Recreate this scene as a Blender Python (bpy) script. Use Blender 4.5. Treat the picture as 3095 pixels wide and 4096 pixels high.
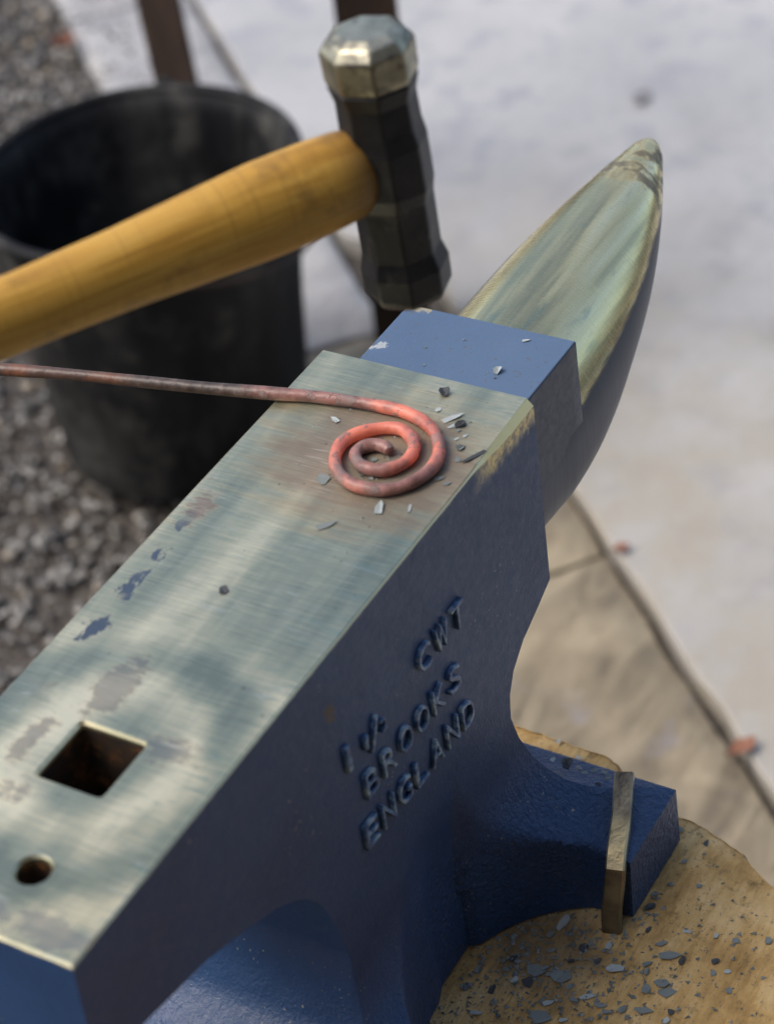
import bpy, bmesh, math, random
import numpy as np
from mathutils import Vector, Matrix, noise as mnoise

# ------------------------------------------------------------------ camera, sky, sun, exposure
scene = bpy.context.scene
for _o in list(bpy.data.objects):
    bpy.data.objects.remove(_o)
col = scene.collection

cam_data = bpy.data.cameras.new("camera")
cam = bpy.data.objects.new("camera", cam_data)
col.objects.link(cam)
CR = Vector((0.49262167, -0.86225555, -0.11764038))     # camera right
CU = Vector((0.59120624, 0.2323973, 0.77231255))        # camera up
CF = Vector((0.63859147, 0.45000762, -0.62425481))      # view direction
CP = Vector((-0.67910013, -0.44812169, 0.57842692))
m4 = Matrix((CR, CU, -CF)).transposed().to_4x4()
m4.translation = CP
cam.matrix_world = m4
cam_data.sensor_fit = 'VERTICAL'
cam_data.sensor_height = 36.0
cam_data.sensor_width = 36.0 * 773 / 1024
cam_data.lens = 5087.58 / 2211.5 * 36.0
cam_data.clip_start = 0.02
cam_data.clip_end = 500
cam_data.dof.use_dof = True
cam_data.dof.focus_distance = 1.02
cam_data.dof.aperture_fstop = 8.0
cam_data.dof.aperture_blades = 7
scene.camera = cam

SUN_EL, SUN_AZ = math.radians(55), math.radians(128)     # azimuth measured from +X towards +Y
world = bpy.data.worlds.new("World")
scene.world = world
world.use_nodes = True
wn = world.node_tree
wn.nodes.clear()
sky = wn.nodes.new('ShaderNodeTexSky')
sky.sky_type = 'NISHITA'
sky.sun_disc = False
sky.sun_elevation = SUN_EL
sky.sun_rotation = math.pi / 2 - SUN_AZ
sky.air_density = 0.9
sky.dust_density = 3.6
sky.ozone_density = 1.4
bg = wn.nodes.new('ShaderNodeBackground')
bg.inputs['Strength'].default_value = 0.145
wo = wn.nodes.new('ShaderNodeOutputWorld')
wn.links.new(sky.outputs[0], bg.inputs[0])
wn.links.new(bg.outputs[0], wo.inputs[0])

sun_data = bpy.data.lights.new("sun", 'SUN')
sun_data.energy = 0.85
sun_data.angle = math.radians(35)
sun_data.color = (1.0, 0.96, 0.91)
sun = bpy.data.objects.new("sun", sun_data)
col.objects.link(sun)
sdir = Vector((math.cos(SUN_EL) * math.cos(SUN_AZ), math.cos(SUN_EL) * math.sin(SUN_AZ), math.sin(SUN_EL)))
sun.rotation_euler = sdir.to_track_quat('Z', 'Y').to_euler()
sun.location = sdir * 6

scene.view_settings.view_transform = 'Standard'
scene.view_settings.look = 'None'
scene.view_settings.exposure = 0.72
scene.view_settings.gamma = 1.0
scene.view_settings.use_curve_mapping = False
scene.cycles.use_denoising = True

rnd = random.Random(7)
nrng = np.random.default_rng(11)

# ------------------------------------------------------------------ helpers
def tag(o, label=None, cat=None, group=None, kind=None):
    if label: o['label'] = label
    if cat: o['category'] = cat
    if group: o['group'] = group
    if kind: o['kind'] = kind
    return o

def empty(name, loc):
    o = bpy.data.objects.new(name, None)
    o.location = loc
    o.empty_display_size = 0.05
    col.objects.link(o)
    return o

def adopt(o, parent):
    if parent is not None:
        o.parent = parent
        if parent.type == 'EMPTY':
            o.matrix_parent_inverse = Matrix.Translation(parent.location).inverted()
    return o

def obj(name, verts, faces, mat, parent=None, smooth=True, sharp=None):
    me = bpy.data.meshes.new(name)
    me.from_pydata([tuple(v) for v in verts], [], [tuple(f) for f in faces])
    bm = bmesh.new(); bm.from_mesh(me)
    bmesh.ops.recalc_face_normals(bm, faces=bm.faces)
    bm.to_mesh(me); bm.free()
    return link_mesh(name, me, mat, parent, smooth, sharp)

def link_mesh(name, me, mat, parent=None, smooth=True, sharp=None):
    if smooth:
        me.polygons.foreach_set('use_smooth', [True] * len(me.polygons))
        if sharp:
            me.set_sharp_from_angle(angle=math.radians(sharp))
    if mat: me.materials.append(mat)
    o = bpy.data.objects.new(name, me)
    col.objects.link(o)
    return adopt(o, parent)

def obj_bm(name, bm, mat, parent=None, smooth=True, sharp=None):
    bmesh.ops.recalc_face_normals(bm, faces=bm.faces)
    me = bpy.data.meshes.new(name)
    bm.to_mesh(me); bm.free()
    return link_mesh(name, me, mat, parent, smooth, sharp)

def loft(loops, closed=True, cap0=False, cap1=False, base=0):
    V, F = [], []
    n = len(loops[0])
    for L in loops: V += [tuple(p) for p in L]
    for i in range(len(loops) - 1):
        for j in range(n if closed else n - 1):
            k = (j + 1) % n
            F.append((i*n + j, i*n + k, (i+1)*n + k, (i+1)*n + j))
    if cap0: F.append(tuple(range(n))[::-1])
    if cap1: F.append(tuple((len(loops)-1)*n + j for j in range(n)))
    return V, F

def catmull(P, sub=8):
    P = [Vector(p) for p in P]
    out = []
    for i in range(len(P) - 1):
        p0 = P[max(i-1, 0)]; p1 = P[i]; p2 = P[i+1]; p3 = P[min(i+2, len(P)-1)]
        for k in range(sub):
            t = k / sub
            out.append(0.5*((2*p1) + (p2-p0)*t + (2*p0-5*p1+4*p2-p3)*t*t + (3*p1-p0-3*p2+p3)*t**3))
    out.append(P[-1])
    return out

def tube(path, rad, seg=14, up=Vector((0, 0, 1)), flat=1.0, cap=True):
    """rad: function of (fraction) -> radius"""
    loops = []
    n = len(path)
    for i, p in enumerate(path):
        t = (path[min(i+1, n-1)] - path[max(i-1, 0)]).normalized()
        side = t.cross(up)
        if side.length < 1e-6: side = Vector((1, 0, 0))
        side.normalize()
        u = side.cross(t).normalized()
        r = rad(i/(n-1)) if callable(rad) else rad
        loops.append([p + side*(r*math.cos(a)) + u*(r*flat*math.sin(a)) for a in [2*math.pi*k/seg for k in range(seg)]])
    return loft(loops, cap0=cap, cap1=cap)

def interp(x, xs, ys):
    return float(np.interp(x, xs, ys))

def smooth(a, b, x):
    t = min(1, max(0, (x-a)/(b-a)))
    return t*t*(3-2*t)

def box_bm(bm, x0, x1, y0, y1, z0, z1):
    g = bmesh.ops.create_cube(bm, size=1)
    for v in g['verts']:
        v.co = Vector((x0 if v.co.x < 0 else x1, y0 if v.co.y < 0 else y1, z0 if v.co.z < 0 else z1))
    return g['verts']

# ------------------------------------------------------------------ material helper
class Mat:
    def __init__(self, name):
        self.m = bpy.data.materials.new(name)
        self.m.use_nodes = True
        self.t = self.m.node_tree
        self.t.nodes.clear()
        self.out = self.t.nodes.new('ShaderNodeOutputMaterial')
        self.p = self.t.nodes.new('ShaderNodeBsdfPrincipled')
        self.t.links.new(self.p.outputs[0], self.out.inputs[0])
        self.tc = self.t.nodes.new('ShaderNodeTexCoord')
        self.P = self.tc.outputs['Object']
    def _set(self, inp, v):
        if isinstance(v, bpy.types.NodeSocket): self.t.links.new(v, inp)
        else:
            try: inp.default_value = v
            except Exception: inp.default_value = (*v, 1.0) if len(v) == 3 else v
    def math(self, op, a, b=0.0, c=0.0, clamp=False):
        n = self.t.nodes.new('ShaderNodeMath'); n.operation = op; n.use_clamp = clamp
        for i, v in enumerate((a, b, c)): self._set(n.inputs[i], v)
        return n.outputs[0]
    def add(self, a, b): return self.math('ADD', a, b)
    def sub(self, a, b): return self.math('SUBTRACT', a, b)
    def mul(self, a, b, clamp=False): return self.math('MULTIPLY', a, b, clamp=clamp)
    def xyz(self, v=None):
        n = self.t.nodes.new('ShaderNodeSeparateXYZ'); self._set(n.inputs[0], v or self.P)
        return n.outputs
    def map(self, scale=(1, 1, 1), rot=(0, 0, 0), loc=(0, 0, 0), v=None):
        n = self.t.nodes.new('ShaderNodeMapping')
        self._set(n.inputs[0], v or self.P)
        n.inputs['Scale'].default_value = scale; n.inputs['Rotation'].default_value = rot; n.inputs['Location'].default_value = loc
        return n.outputs[0]
    def noise(self, scale=1.0, detail=4.0, rough=0.55, v=None, dist=0.0, colour=False):
        n = self.t.nodes.new('ShaderNodeTexNoise')
        self._set(n.inputs['Vector'], v or self.P)
        n.inputs['Scale'].default_value = scale; n.inputs['Detail'].default_value = detail
        n.inputs['Roughness'].default_value = rough; n.inputs['Distortion'].default_value = dist
        return n.outputs[1 if colour else 0]
    def voro(self, scale=1.0, v=None, feature='F1', out=0, rnd=1.0):
        n = self.t.nodes.new('ShaderNodeTexVoronoi'); n.feature = feature
        self._set(n.inputs['Vector'], v or self.P); n.inputs['Scale'].default_value = scale
        n.inputs['Randomness'].default_value = rnd
        return n.outputs[out]
    def ramp(self, f, stops, ease=False):
        n = self.t.nodes.new('ShaderNodeValToRGB'); self._set(n.inputs[0], f)
        cr = n.color_ramp
        if ease: cr.interpolation = 'EASE'
        while len(cr.elements) < len(stops): cr.elements.new(0.5)
        for e, (p, c) in zip(cr.elements, stops):
            e.position = p
            e.color = (c, c, c, 1) if isinstance(c, (int, float)) else (*c, 1)
        return n.outputs[0]
    def mix(self, f, a, b, mode='MIX'):
        n = self.t.nodes.new('ShaderNodeMix'); n.data_type = 'RGBA'; n.blend_type = mode
        self._set(n.inputs[0], f); self._set(n.inputs[6], a); self._set(n.inputs[7], b)
        return n.outputs[2]
    def rng(self, v, a, b, c=0.0, d=1.0):
        n = self.t.nodes.new('ShaderNodeMapRange'); n.interpolation_type = 'SMOOTHSTEP'
        self._set(n.inputs[0], v)
        for i, x in enumerate((a, b, c, d)): n.inputs[i+1].default_value = x
        return n.outputs[0]
    def dist(self, c, scale=(1, 1, 1)):
        mp = self.map(scale=scale, loc=(-c[0]*scale[0], -c[1]*scale[1], -c[2]*scale[2]))
        n = self.t.nodes.new('ShaderNodeVectorMath'); n.operation = 'LENGTH'
        self._set(n.inputs[0], mp)
        return n.outputs['Value']
    def attr(self, name):
        n = self.t.nodes.new('ShaderNodeAttribute'); n.attribute_name = name
        return n.outputs['Fac']
    def bump(self, h, strength=0.3, dist=0.001, prev=None):
        n = self.t.nodes.new('ShaderNodeBump')
        self._set(n.inputs['Height'], h); n.inputs['Strength'].default_value = strength; n.inputs['Distance'].default_value = dist
        if prev is not None: self._set(n.inputs['Normal'], prev)
        return n.outputs[0]
    def set(self, **kw):
        names = dict(color='Base Color', rough='Roughness', metal='Metallic', normal='Normal', spec='Specular IOR Level',
                     emit='Emission Color', estr='Emission Strength', coat='Coat Weight', coatr='Coat Roughness',
                     sub='Subsurface Weight', aniso='Anisotropic', trans='Transmission Weight', ior='IOR')
        for k, v in kw.items(): self._set(self.p.inputs[names[k]], v)
        return self.m

# --- blue enamel paint on the casting
def paint_material(name, relief=1.0, chips=0.66):
    M = Mat(name)
    n1 = M.noise(14, 5); n2 = M.noise(900, 2); n3 = M.noise(260, 3)
    c = M.ramp(n1, [(0.3, (0.075, 0.122, 0.200)), (0.7, (0.100, 0.155, 0.240))])
    c = M.mix(M.rng(n3, 0.62, 0.75, 0, 0.35), c, (0.09, 0.15, 0.28))
    # dust and small chips
    ch = M.rng(M.noise(170, 3, 0.6), chips, chips + 0.035)
    zone = M.rng(M.noise(22, 3), 0.42, 0.7)
    chm = M.mul(ch, zone)
    c = M.mix(chm, c, (0.30, 0.24, 0.15))
    for wx, wy, wr in ((0.0248, 0.0375, 0.0030), (0.0222, 0.0408, 0.0018)):
        wd = M.add(M.dist((wx, wy, -0.0116), (1, 1, 0.2)), M.mul(M.sub(M.noise(420, 4, 0.7), 0.5), 0.009))
        c = M.mix(M.rng(wd, wr, wr - 0.0008, 0, 0.75), c, (0.46, 0.48, 0.46))
    fd = M.add(M.dist((0.056, 0.037, -0.0116), (1.4, 0.5, 0.3)), M.mul(M.sub(M.noise(260, 4, 0.7), 0.5), 0.012))
    c = M.mix(M.rng(fd, 0.0042, 0.0034, 0, 0.9), c, (0.36, 0.32, 0.20))
    speck = M.rng(M.noise(380, 3, 0.6, M.map(loc=(2, 5, 1))), 0.63, 0.67, 0, 0.8)
    c = M.mix(speck, c, (0.10, 0.10, 0.10))
    px, py, pz = M.xyz()
    c = M.mix(M.mul(M.rng(py, -0.0410, -0.0417), M.rng(M.noise(9, 4), 0.2, 0.6, 0.65, 0.9)), c, (0.026, 0.032, 0.045))  # near side of table and neck painted darker, as if in shade
    b = M.bump(n2, 0.25*relief, 0.0006)
    b = M.bump(M.noise(330, 3), 0.12*relief, 0.0008, b)
    return M.set(color=c, rough=M.ramp(n3, [(0.3, 0.36), (0.7, 0.52)]), normal=b, spec=0.5)

MAT = {}
MAT['paint'] = paint_material('blue_enamel', 0.8, 0.72)

def body_material():
    M = Mat('blue_enamel_casting')
    x, y, z = M.xyz()
    n1 = M.noise(14, 5); n3 = M.noise(260, 3)
    c = M.ramp(n1, [(0.3, (0.014, 0.045, 0.120)), (0.7, (0.024, 0.068, 0.170))])
    # shade of the upper near side, mixed into the enamel colour
    side_shade = M.mul(M.rng(z, -0.19, -0.12), M.rng(M.noise(9, 4), 0.25, 0.6, 0.55, 0.9))
    side_shade = M.mul(side_shade, M.rng(y, -0.0535, -0.0505, 1, 0))
    c = M.mix(side_shade, c, (0.0160, 0.0162, 0.034))
    rs = M.add(M.dist((-0.172, -0.051, -0.027), (1, 1, 0.8)), M.mul(M.sub(M.noise(300, 4, 0.7), 0.5), 0.010))
    c = M.mix(M.rng(rs, 0.0042, 0.0030, 0, 0.9), c, (0.09, 0.06, 0.035))
    # specks of bare metal
    sp = M.mul(M.rng(M.noise(480, 2), 0.69, 0.74), M.rng(M.noise(18, 3), 0.45, 0.65))
    c = M.mix(sp, c, (0.32, 0.30, 0.24))
    # steel laid bare along the far top edge beside the step
    lim = M.add(-0.017, M.mul(M.noise(1, 4, 0.6, M.map(scale=(260, 20, 40))), 0.013))
    edge = M.mul(M.rng(M.sub(z, lim), -0.0035, 0.004), M.rng(M.add(x, M.mul(M.noise(120, 3), 0.02)), -0.046, -0.026))
    edge = M.mul(edge, M.rng(M.noise(500, 3), 0.35, 0.55, 0.35, 1.0))
    c = M.mix(edge, c, (0.66, 0.53, 0.25))
    # thin bright line all along the top edge
    ln = M.rng(M.add(z, M.mul(M.noise(160, 4), 0.003)), -0.0003, 0.0009)
    c = M.mix(M.mul(ln, 0.8), c, (0.45, 0.40, 0.28))
    low = M.rng(z, -0.20, -0.15, 1.0, 0.03)
    hb = M.noise(1, 3, 0.65, M.map(scale=(330, 330, 330)), 0.3)
    b = M.bump(M.noise(700, 3, 0.65), 0.35, 0.0007)
    b = M.bump(M.noise(55, 4), 0.10, 0.004, b)
    b = M.bump(M.mul(hb, M.mul(low, M.rng(x, -0.20, -0.12, 0.25, 1.0))), 0.9, 0.0024, b)
    return M.set(color=c, rough=M.add(M.ramp(n3, [(0.3, 0.34), (0.7, 0.47)]), M.mul(side_shade, 0.2)), normal=b, metal=M.mul(edge, 0.8), spec=M.sub(0.40, M.mul(side_shade, 0.25)))
MAT['body'] = body_material()

def face_material():
    M = Mat('ground_steel_face')
    x, y, z = M.xyz()
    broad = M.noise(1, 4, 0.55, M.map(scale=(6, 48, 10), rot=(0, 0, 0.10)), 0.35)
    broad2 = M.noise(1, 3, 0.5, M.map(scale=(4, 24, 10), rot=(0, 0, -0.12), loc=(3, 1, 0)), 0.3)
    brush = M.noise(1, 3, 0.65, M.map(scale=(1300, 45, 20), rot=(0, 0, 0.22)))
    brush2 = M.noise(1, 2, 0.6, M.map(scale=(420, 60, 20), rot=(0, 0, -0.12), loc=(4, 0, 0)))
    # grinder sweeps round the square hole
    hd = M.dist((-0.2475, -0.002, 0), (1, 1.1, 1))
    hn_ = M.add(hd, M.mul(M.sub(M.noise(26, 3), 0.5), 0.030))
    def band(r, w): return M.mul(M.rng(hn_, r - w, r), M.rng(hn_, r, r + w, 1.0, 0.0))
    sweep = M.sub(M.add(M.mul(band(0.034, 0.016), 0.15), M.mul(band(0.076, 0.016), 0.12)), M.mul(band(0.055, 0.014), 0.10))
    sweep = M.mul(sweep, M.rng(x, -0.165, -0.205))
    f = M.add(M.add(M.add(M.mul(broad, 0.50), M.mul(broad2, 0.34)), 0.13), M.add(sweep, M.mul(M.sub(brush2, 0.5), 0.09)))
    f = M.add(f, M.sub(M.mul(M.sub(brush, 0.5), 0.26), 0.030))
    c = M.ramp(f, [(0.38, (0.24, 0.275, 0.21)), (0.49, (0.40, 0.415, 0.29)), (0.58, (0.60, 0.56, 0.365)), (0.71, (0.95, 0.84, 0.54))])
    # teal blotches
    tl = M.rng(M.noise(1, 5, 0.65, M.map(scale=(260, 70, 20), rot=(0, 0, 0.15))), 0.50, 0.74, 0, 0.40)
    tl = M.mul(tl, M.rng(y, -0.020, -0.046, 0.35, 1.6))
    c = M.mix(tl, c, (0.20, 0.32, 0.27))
    # brown heat-scorch and scale rubbed in around the work
    sd = M.dist((-0.060, -0.012, 0), (1.15, 1.0, 1))
    sn = M.noise(1, 5, 0.65, M.map(scale=(95, 17, 20), rot=(0, 0, 0.12), loc=(1, 2, 0)))
    sc = M.rng(M.add(M.mul(sd, -13.0), M.add(sn, 0.42)), 0.06, 0.56, 0, 0.76)
    c = M.mix(sc, c, (0.155, 0.098, 0.068))
    # scuffs by the left edge
    ed = M.dist((-0.112, 0.041, 0), (1, 2.2, 1))
    es = M.rng(M.add(M.mul(ed, -16.0), M.noise(1, 5, 0.7, M.map(scale=(230, 70, 20), rot=(0, 0, 0.6)))), 0.24, 0.42, 0, 0.85)
    c = M.mix(es, c, (0.12, 0.09, 0.085))
    # traces of blue paint that the grinder missed
    ragged = M.mul(M.sub(M.noise(1, 5, 0.65, M.map(scale=(130, 260, 20), rot=(0, 0, 0.2))), 0.5), 0.022)
    lnd = M.math('ABSOLUTE', M.sub(M.add(y, ragged), M.add(0.041, M.mul(M.add(x, 0.157), 0.06))))
    pm = M.mul(M.rng(lnd, 0.0035, 0.0022), M.mul(M.rng(M.noise(44, 2), 0.50, 0.56), M.mul(M.rng(x, -0.24, -0.20), M.rng(x, -0.11, -0.13))))
    for cx, cy, sx, sy, r in ((-0.214, 0.013, 1, 2.2, 0.017), (-0.249, 0.025, 1, 2.6, 0.014), (-0.233, -0.027, 1.4, 1, 0.009),
                              (-0.274, 0.018, 1, 1.2, 0.008), (-0.3215, -0.004, 2.0, 0.7, 0.012), (-0.318, -0.036, 1.8, 0.8, 0.012)):
        d = M.dist((cx, cy, 0), (sx, sy, 1))
        d = M.add(d, M.mul(M.sub(M.noise(62, 4, 0.65, M.map(loc=(cx*9, cy*31, 0))), 0.5), 0.045))
        d = M.add(d, M.mul(M.sub(M.noise(1, 5, 0.7, M.map(scale=(330, 45, 20), rot=(0, 0, 0.22), loc=(cx*90, cy*70, 0))), 0.5), 0.026))
        pm = M.math('MAXIMUM', pm, M.rng(d, r + 0.003, r - 0.005, 0, 0.68))
    c = M.mix(pm, c, (0.040, 0.066, 0.105))
    scr = M.rng(M.voro(1, M.map(scale=(700, 12, 10), rot=(0, 0, 0.5)), 'DISTANCE_TO_EDGE'), 0.03, 0.0, 0, 0.35)
    c = M.mix(M.mul(scr, M.rng(M.noise(30, 2), 0.5, 0.6)), c, (0.75, 0.74, 0.66))
    # pits
    pit = M.mul(M.rng(M.noise(330, 2), 0.72, 0.76), M.rng(M.noise(24, 2), 0.4, 0.6))
    c = M.mix(M.mul(pit, 0.8), c, (0.05, 0.045, 0.04))
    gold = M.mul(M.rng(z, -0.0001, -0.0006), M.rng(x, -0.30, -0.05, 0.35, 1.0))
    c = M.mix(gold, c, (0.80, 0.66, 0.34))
    dull = M.mul(M.math('MAXIMUM', M.math('MAXIMUM', sc, es), pm), M.sub(1.0, gold))
    metal = M.mul(M.sub(1.0, dull), 0.82)
    r = M.add(M.add(0.33, M.mul(dull, 0.32)), M.mul(M.sub(brush, 0.5), 0.25))
    b = M.bump(brush, 0.22, 0.0004)
    b = M.bump(M.noise(300, 3), 0.08, 0.0006, b)
    return M.set(color=c, rough=r, metal=metal, normal=b)
MAT['face'] = face_material()

def horn_material():
    M = Mat('ground_steel_horn')
    x, y, z = M.xyz()
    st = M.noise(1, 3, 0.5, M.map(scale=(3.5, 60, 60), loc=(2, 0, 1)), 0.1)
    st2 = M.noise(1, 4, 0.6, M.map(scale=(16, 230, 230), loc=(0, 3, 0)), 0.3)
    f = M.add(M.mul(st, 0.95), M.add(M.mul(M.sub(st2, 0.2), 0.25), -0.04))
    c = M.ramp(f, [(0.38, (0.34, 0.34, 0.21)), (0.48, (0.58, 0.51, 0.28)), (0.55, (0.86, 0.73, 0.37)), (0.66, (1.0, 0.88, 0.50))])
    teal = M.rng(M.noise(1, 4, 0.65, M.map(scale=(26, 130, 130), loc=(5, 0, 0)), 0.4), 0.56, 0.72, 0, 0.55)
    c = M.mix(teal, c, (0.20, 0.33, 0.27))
    # blackened scuffs near the tip
    tip = M.mul(M.rng(M.add(x, M.mul(M.noise(70, 3), 0.02)), 0.190, 0.202), M.rng(M.noise(1, 5, 0.7, M.map(scale=(150, 90, 90), rot=(0.2, 0.4, 0.5))), 0.40, 0.58, 0, 0.85))
    c = M.mix(tip, c, (0.035, 0.035, 0.033))
    # enamel left on the underside and in small tongues at the table
    jag = M.mul(M.sub(M.noise(1, 5, 0.6, M.map(scale=(40, 70, 170))), 0.5), 0.007)
    line = M.add(-0.0485, M.mul(M.sub(x, 0.0587), 0.150))
    pt = M.rng(M.add(M.sub(z, line), jag), 0.0020, -0.0020)
    tongue = M.rng(M.add(x, M.mul(M.noise(1, 3, 0.6, M.map(scale=(20, 240, 240))), -0.016)), 0.0535, 0.052)
    pt = M.math('MAXIMUM', pt, tongue)
    rust = M.mul(M.rng(M.add(M.sub(z, line), jag), 0.006, 0.001), M.rng(st2, 0.45, 0.65, 0, 0.6))
    c = M.mix(rust, c, (0.24, 0.16, 0.06))
    pc = M.mix(M.mul(M.rng(y, -0.010, -0.030), M.rng(M.noise(9, 4), 0.2, 0.6, 0.6, 0.9)), (0.024, 0.046, 0.105), (0.026, 0.032, 0.045))  # near cheek of the enamel gets painted shade too
    c = M.mix(pt, c, pc)
    hb = M.noise(1, 3, 0.6, M.map(scale=(900, 30, 30)))
    r = M.add(M.add(0.26, M.mul(M.math('MAXIMUM', pt, tip), 0.15)), M.mul(M.sub(hb, 0.5), 0.2))
    metal = M.mul(M.sub(1.0, M.math('MAXIMUM', pt, tip)), 0.9)
    return M.set(color=c, rough=r, metal=metal, normal=M.bump(hb, 0.15, 0.0004))
MAT['horn'] = horn_material()

def rust_hole_material():
    M = Mat('rusty_hole_wall')
    n = M.noise(120, 5, 0.65)
    c = M.ramp(n, [(0.35, (0.012, 0.009, 0.006)), (0.55, (0.045, 0.022, 0.008)), (0.7, (0.24, 0.09, 0.015))])
    return M.set(color=c, rough=0.8, normal=M.bump(n, 0.5, 0.001))
MAT['hole'] = rust_hole_material()

def letter_material():
    M = Mat('worn_lit_letter_enamel')
    n = M.noise(700, 3, 0.65)
    c = M.ramp(M.noise(240, 3), [(0.40, (0.030, 0.080, 0.180)), (0.50, (0.08, 0.18, 0.32)), (0.62, (0.32, 0.42, 0.46))])  # worn enamel, paled to hold the sky light the letters catch
    return M.set(color=c, rough=0.28, normal=M.bump(n, 0.55, 0.0012), spec=0.8)
MAT['letter'] = letter_material()

def iron_material():
    M = Mat('hot_scaled_iron')
    h = M.attr('glow')
    n = M.noise(160, 4, 0.6); n2 = M.noise(70, 3)
    cold = M.ramp(n, [(0.35, (0.040, 0.027, 0.020)), (0.58, (0.095, 0.064, 0.048)), (0.75, (0.21, 0.17, 0.145))])
    rust = M.ramp(n2, [(0.4, (0.10, 0.055, 0.038)), (0.65, (0.30, 0.105, 0.040))])
    x, y, z = M.xyz()
    cold = M.mix(M.rng(y, 0.10, 0.15, 0, 0.8), cold, rust)
    hv = M.add(h, M.mul(M.sub(n2, 0.5), 0.7))
    dullr = M.ramp(n, [(0.35, (0.20, 0.095, 0.078)), (0.65, (0.38, 0.185, 0.150))])
    hot = M.ramp(n2, [(0.35, (0.46, 0.135, 0.095)), (0.65, (0.68, 0.23, 0.15))])
    c = M.mix(M.rng(hv, 0.12, 0.38), cold, dullr)
    hf = M.rng(hv, 0.52, 0.80)
    c = M.mix(hf, c, hot)
    # flakes of grey oxide clinging to the bar
    ox = M.rng(M.noise(95, 5, 0.7, M.map(loc=(7, 3, 1))), 0.54, 0.565)
    ox = M.mul(ox, M.rng(h, 0.05, 0.2))
    c = M.mix(M.mul(ox, 0.7), c, (0.22, 0.17, 0.15))
    em = M.mul(hf, M.sub(1.0, M.mul(ox, 0.9)))
    return M.set(color=c, rough=M.add(0.42, M.mul(ox, 0.2)), emit=(1.0, 0.13, 0.05), estr=M.mul(em, 0.085),
                 normal=M.bump(M.noise(60, 3), 0.25, 0.002, M.bump(M.add(n, M.mul(ox, 0.8)), 0.6, 0.0010)))
MAT['iron'] = iron_material()

def flake_material(name, ca, cb, metal=0.12, rough=0.5):
    M = Mat(name)
    n = M.noise(260, 3)
    c = M.ramp(n, [(0.35, ca), (0.68, cb)])
    return M.set(color=c, rough=rough, metal=metal, normal=M.bump(n, 0.4, 0.0006))
MAT['flake'] = flake_material('grey_scale', (0.13, 0.150, 0.138), (0.29, 0.32, 0.295))
MAT['flake_pale'] = flake_material('pale_scale', (0.32, 0.36, 0.34), (0.52, 0.56, 0.53), 0.1)
MAT['flake_dark'] = flake_material('dark_scale', (0.03, 0.032, 0.033), (0.09, 0.095, 0.095))

def wedge_material():
    M = Mat('forged_bar')
    n = M.noise(70, 4)
    c = M.ramp(n, [(0.35, (0.13, 0.11, 0.085)), (0.65, (0.33, 0.28, 0.18))])
    x, y, z = M.xyz()
    br = M.mul(M.rng(z, -0.205, -0.198), M.rng(x, -0.034, -0.042))  # light on the bar's top by the bend, put into the colour
    c = M.mix(M.mul(br, 0.8), c, (0.58, 0.47, 0.24))
    return M.set(color=c, rough=0.36, metal=0.7, normal=M.bump(M.noise(130, 3), 0.5, 0.0016))
MAT['bar'] = wedge_material()

def stump_material():
    M = Mat('sawn_wood')
    v = M.map(loc=(0.13, 0.03, 0), scale=(1, 1, 0.05))
    n = M.noise(30, 5, 0.6)
    g = M.noise(1, 4, 0.6, M.map(scale=(60, 260, 20), rot=(0, 0, 0.5)))
    c = M.ramp(M.add(M.mul(n, 0.7), M.mul(g, 0.3)), [(0.34, (0.30, 0.175, 0.055)), (0.5, (0.56, 0.36, 0.135)), (0.64, (0.72, 0.52, 0.25))])
    pale = M.rng(M.noise(11, 3), 0.55, 0.75, 0, 0.6)
    c = M.mix(pale, c, (0.66, 0.50, 0.30))
    grime = M.rng(M.noise(1, 6, 0.75, M.map(scale=(110, 110, 110))), 0.54, 0.68, 0, 0.6)
    c = M.mix(grime, c, (0.09, 0.065, 0.035))
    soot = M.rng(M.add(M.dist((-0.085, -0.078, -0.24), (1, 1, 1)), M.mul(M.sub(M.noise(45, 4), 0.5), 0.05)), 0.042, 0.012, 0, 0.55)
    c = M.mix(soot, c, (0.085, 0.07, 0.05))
    fines = M.rng(M.noise(520, 2, 0.6), 0.64, 0.68, 0, 0.9)
    c = M.mix(M.mul(fines, M.rng(M.noise(12, 3), 0.3, 0.6)), c, (0.12, 0.125, 0.12))
    return M.set(color=c, rough=0.8, spec=0.25, normal=M.bump(M.noise(420, 4, 0.7), 0.5, 0.0012, M.bump(M.add(M.mul(n, 0.5), g), 0.6, 0.0030)))
MAT['stump'] = stump_material()

def bark_material():
    M = Mat('bark')
    n = M.noise(1, 5, 0.65, M.map(scale=(40, 40, 9)))
    c = M.ramp(n, [(0.35, (0.09, 0.045, 0.02)), (0.65, (0.30, 0.16, 0.06))])
    return M.set(color=c, rough=0.9, normal=M.bump(n, 0.9, 0.006))
MAT['bark'] = bark_material()

def bucket_material():
    M = Mat('black_rubber')
    n = M.noise(1, 5, 0.6, M.map(scale=(14, 14, 4)))
    d = M.noise(26, 4, 0.6)
    c = M.ramp(n, [(0.38, (0.004, 0.004, 0.005)), (0.55, (0.012, 0.012, 0.012)), (0.72, (0.045, 0.045, 0.040))])
    dust = M.mul(M.rng(d, 0.46, 0.68, 0.05, 0.75), M.rng(n, 0.38, 0.6))
    c = M.mix(dust, c, (0.085, 0.082, 0.070))
    return M.set(color=c, rough=0.6, spec=0.25, normal=M.bump(d, 0.2, 0.003))
MAT['bucket'] = bucket_material()
def water_material():
    M = Mat('dark_quench_water')
    return M.set(color=(0.006, 0.006, 0.006), rough=0.06, spec=0.5, normal=M.bump(M.noise(18, 2), 0.08, 0.004))
MAT['water'] = water_material()

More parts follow.
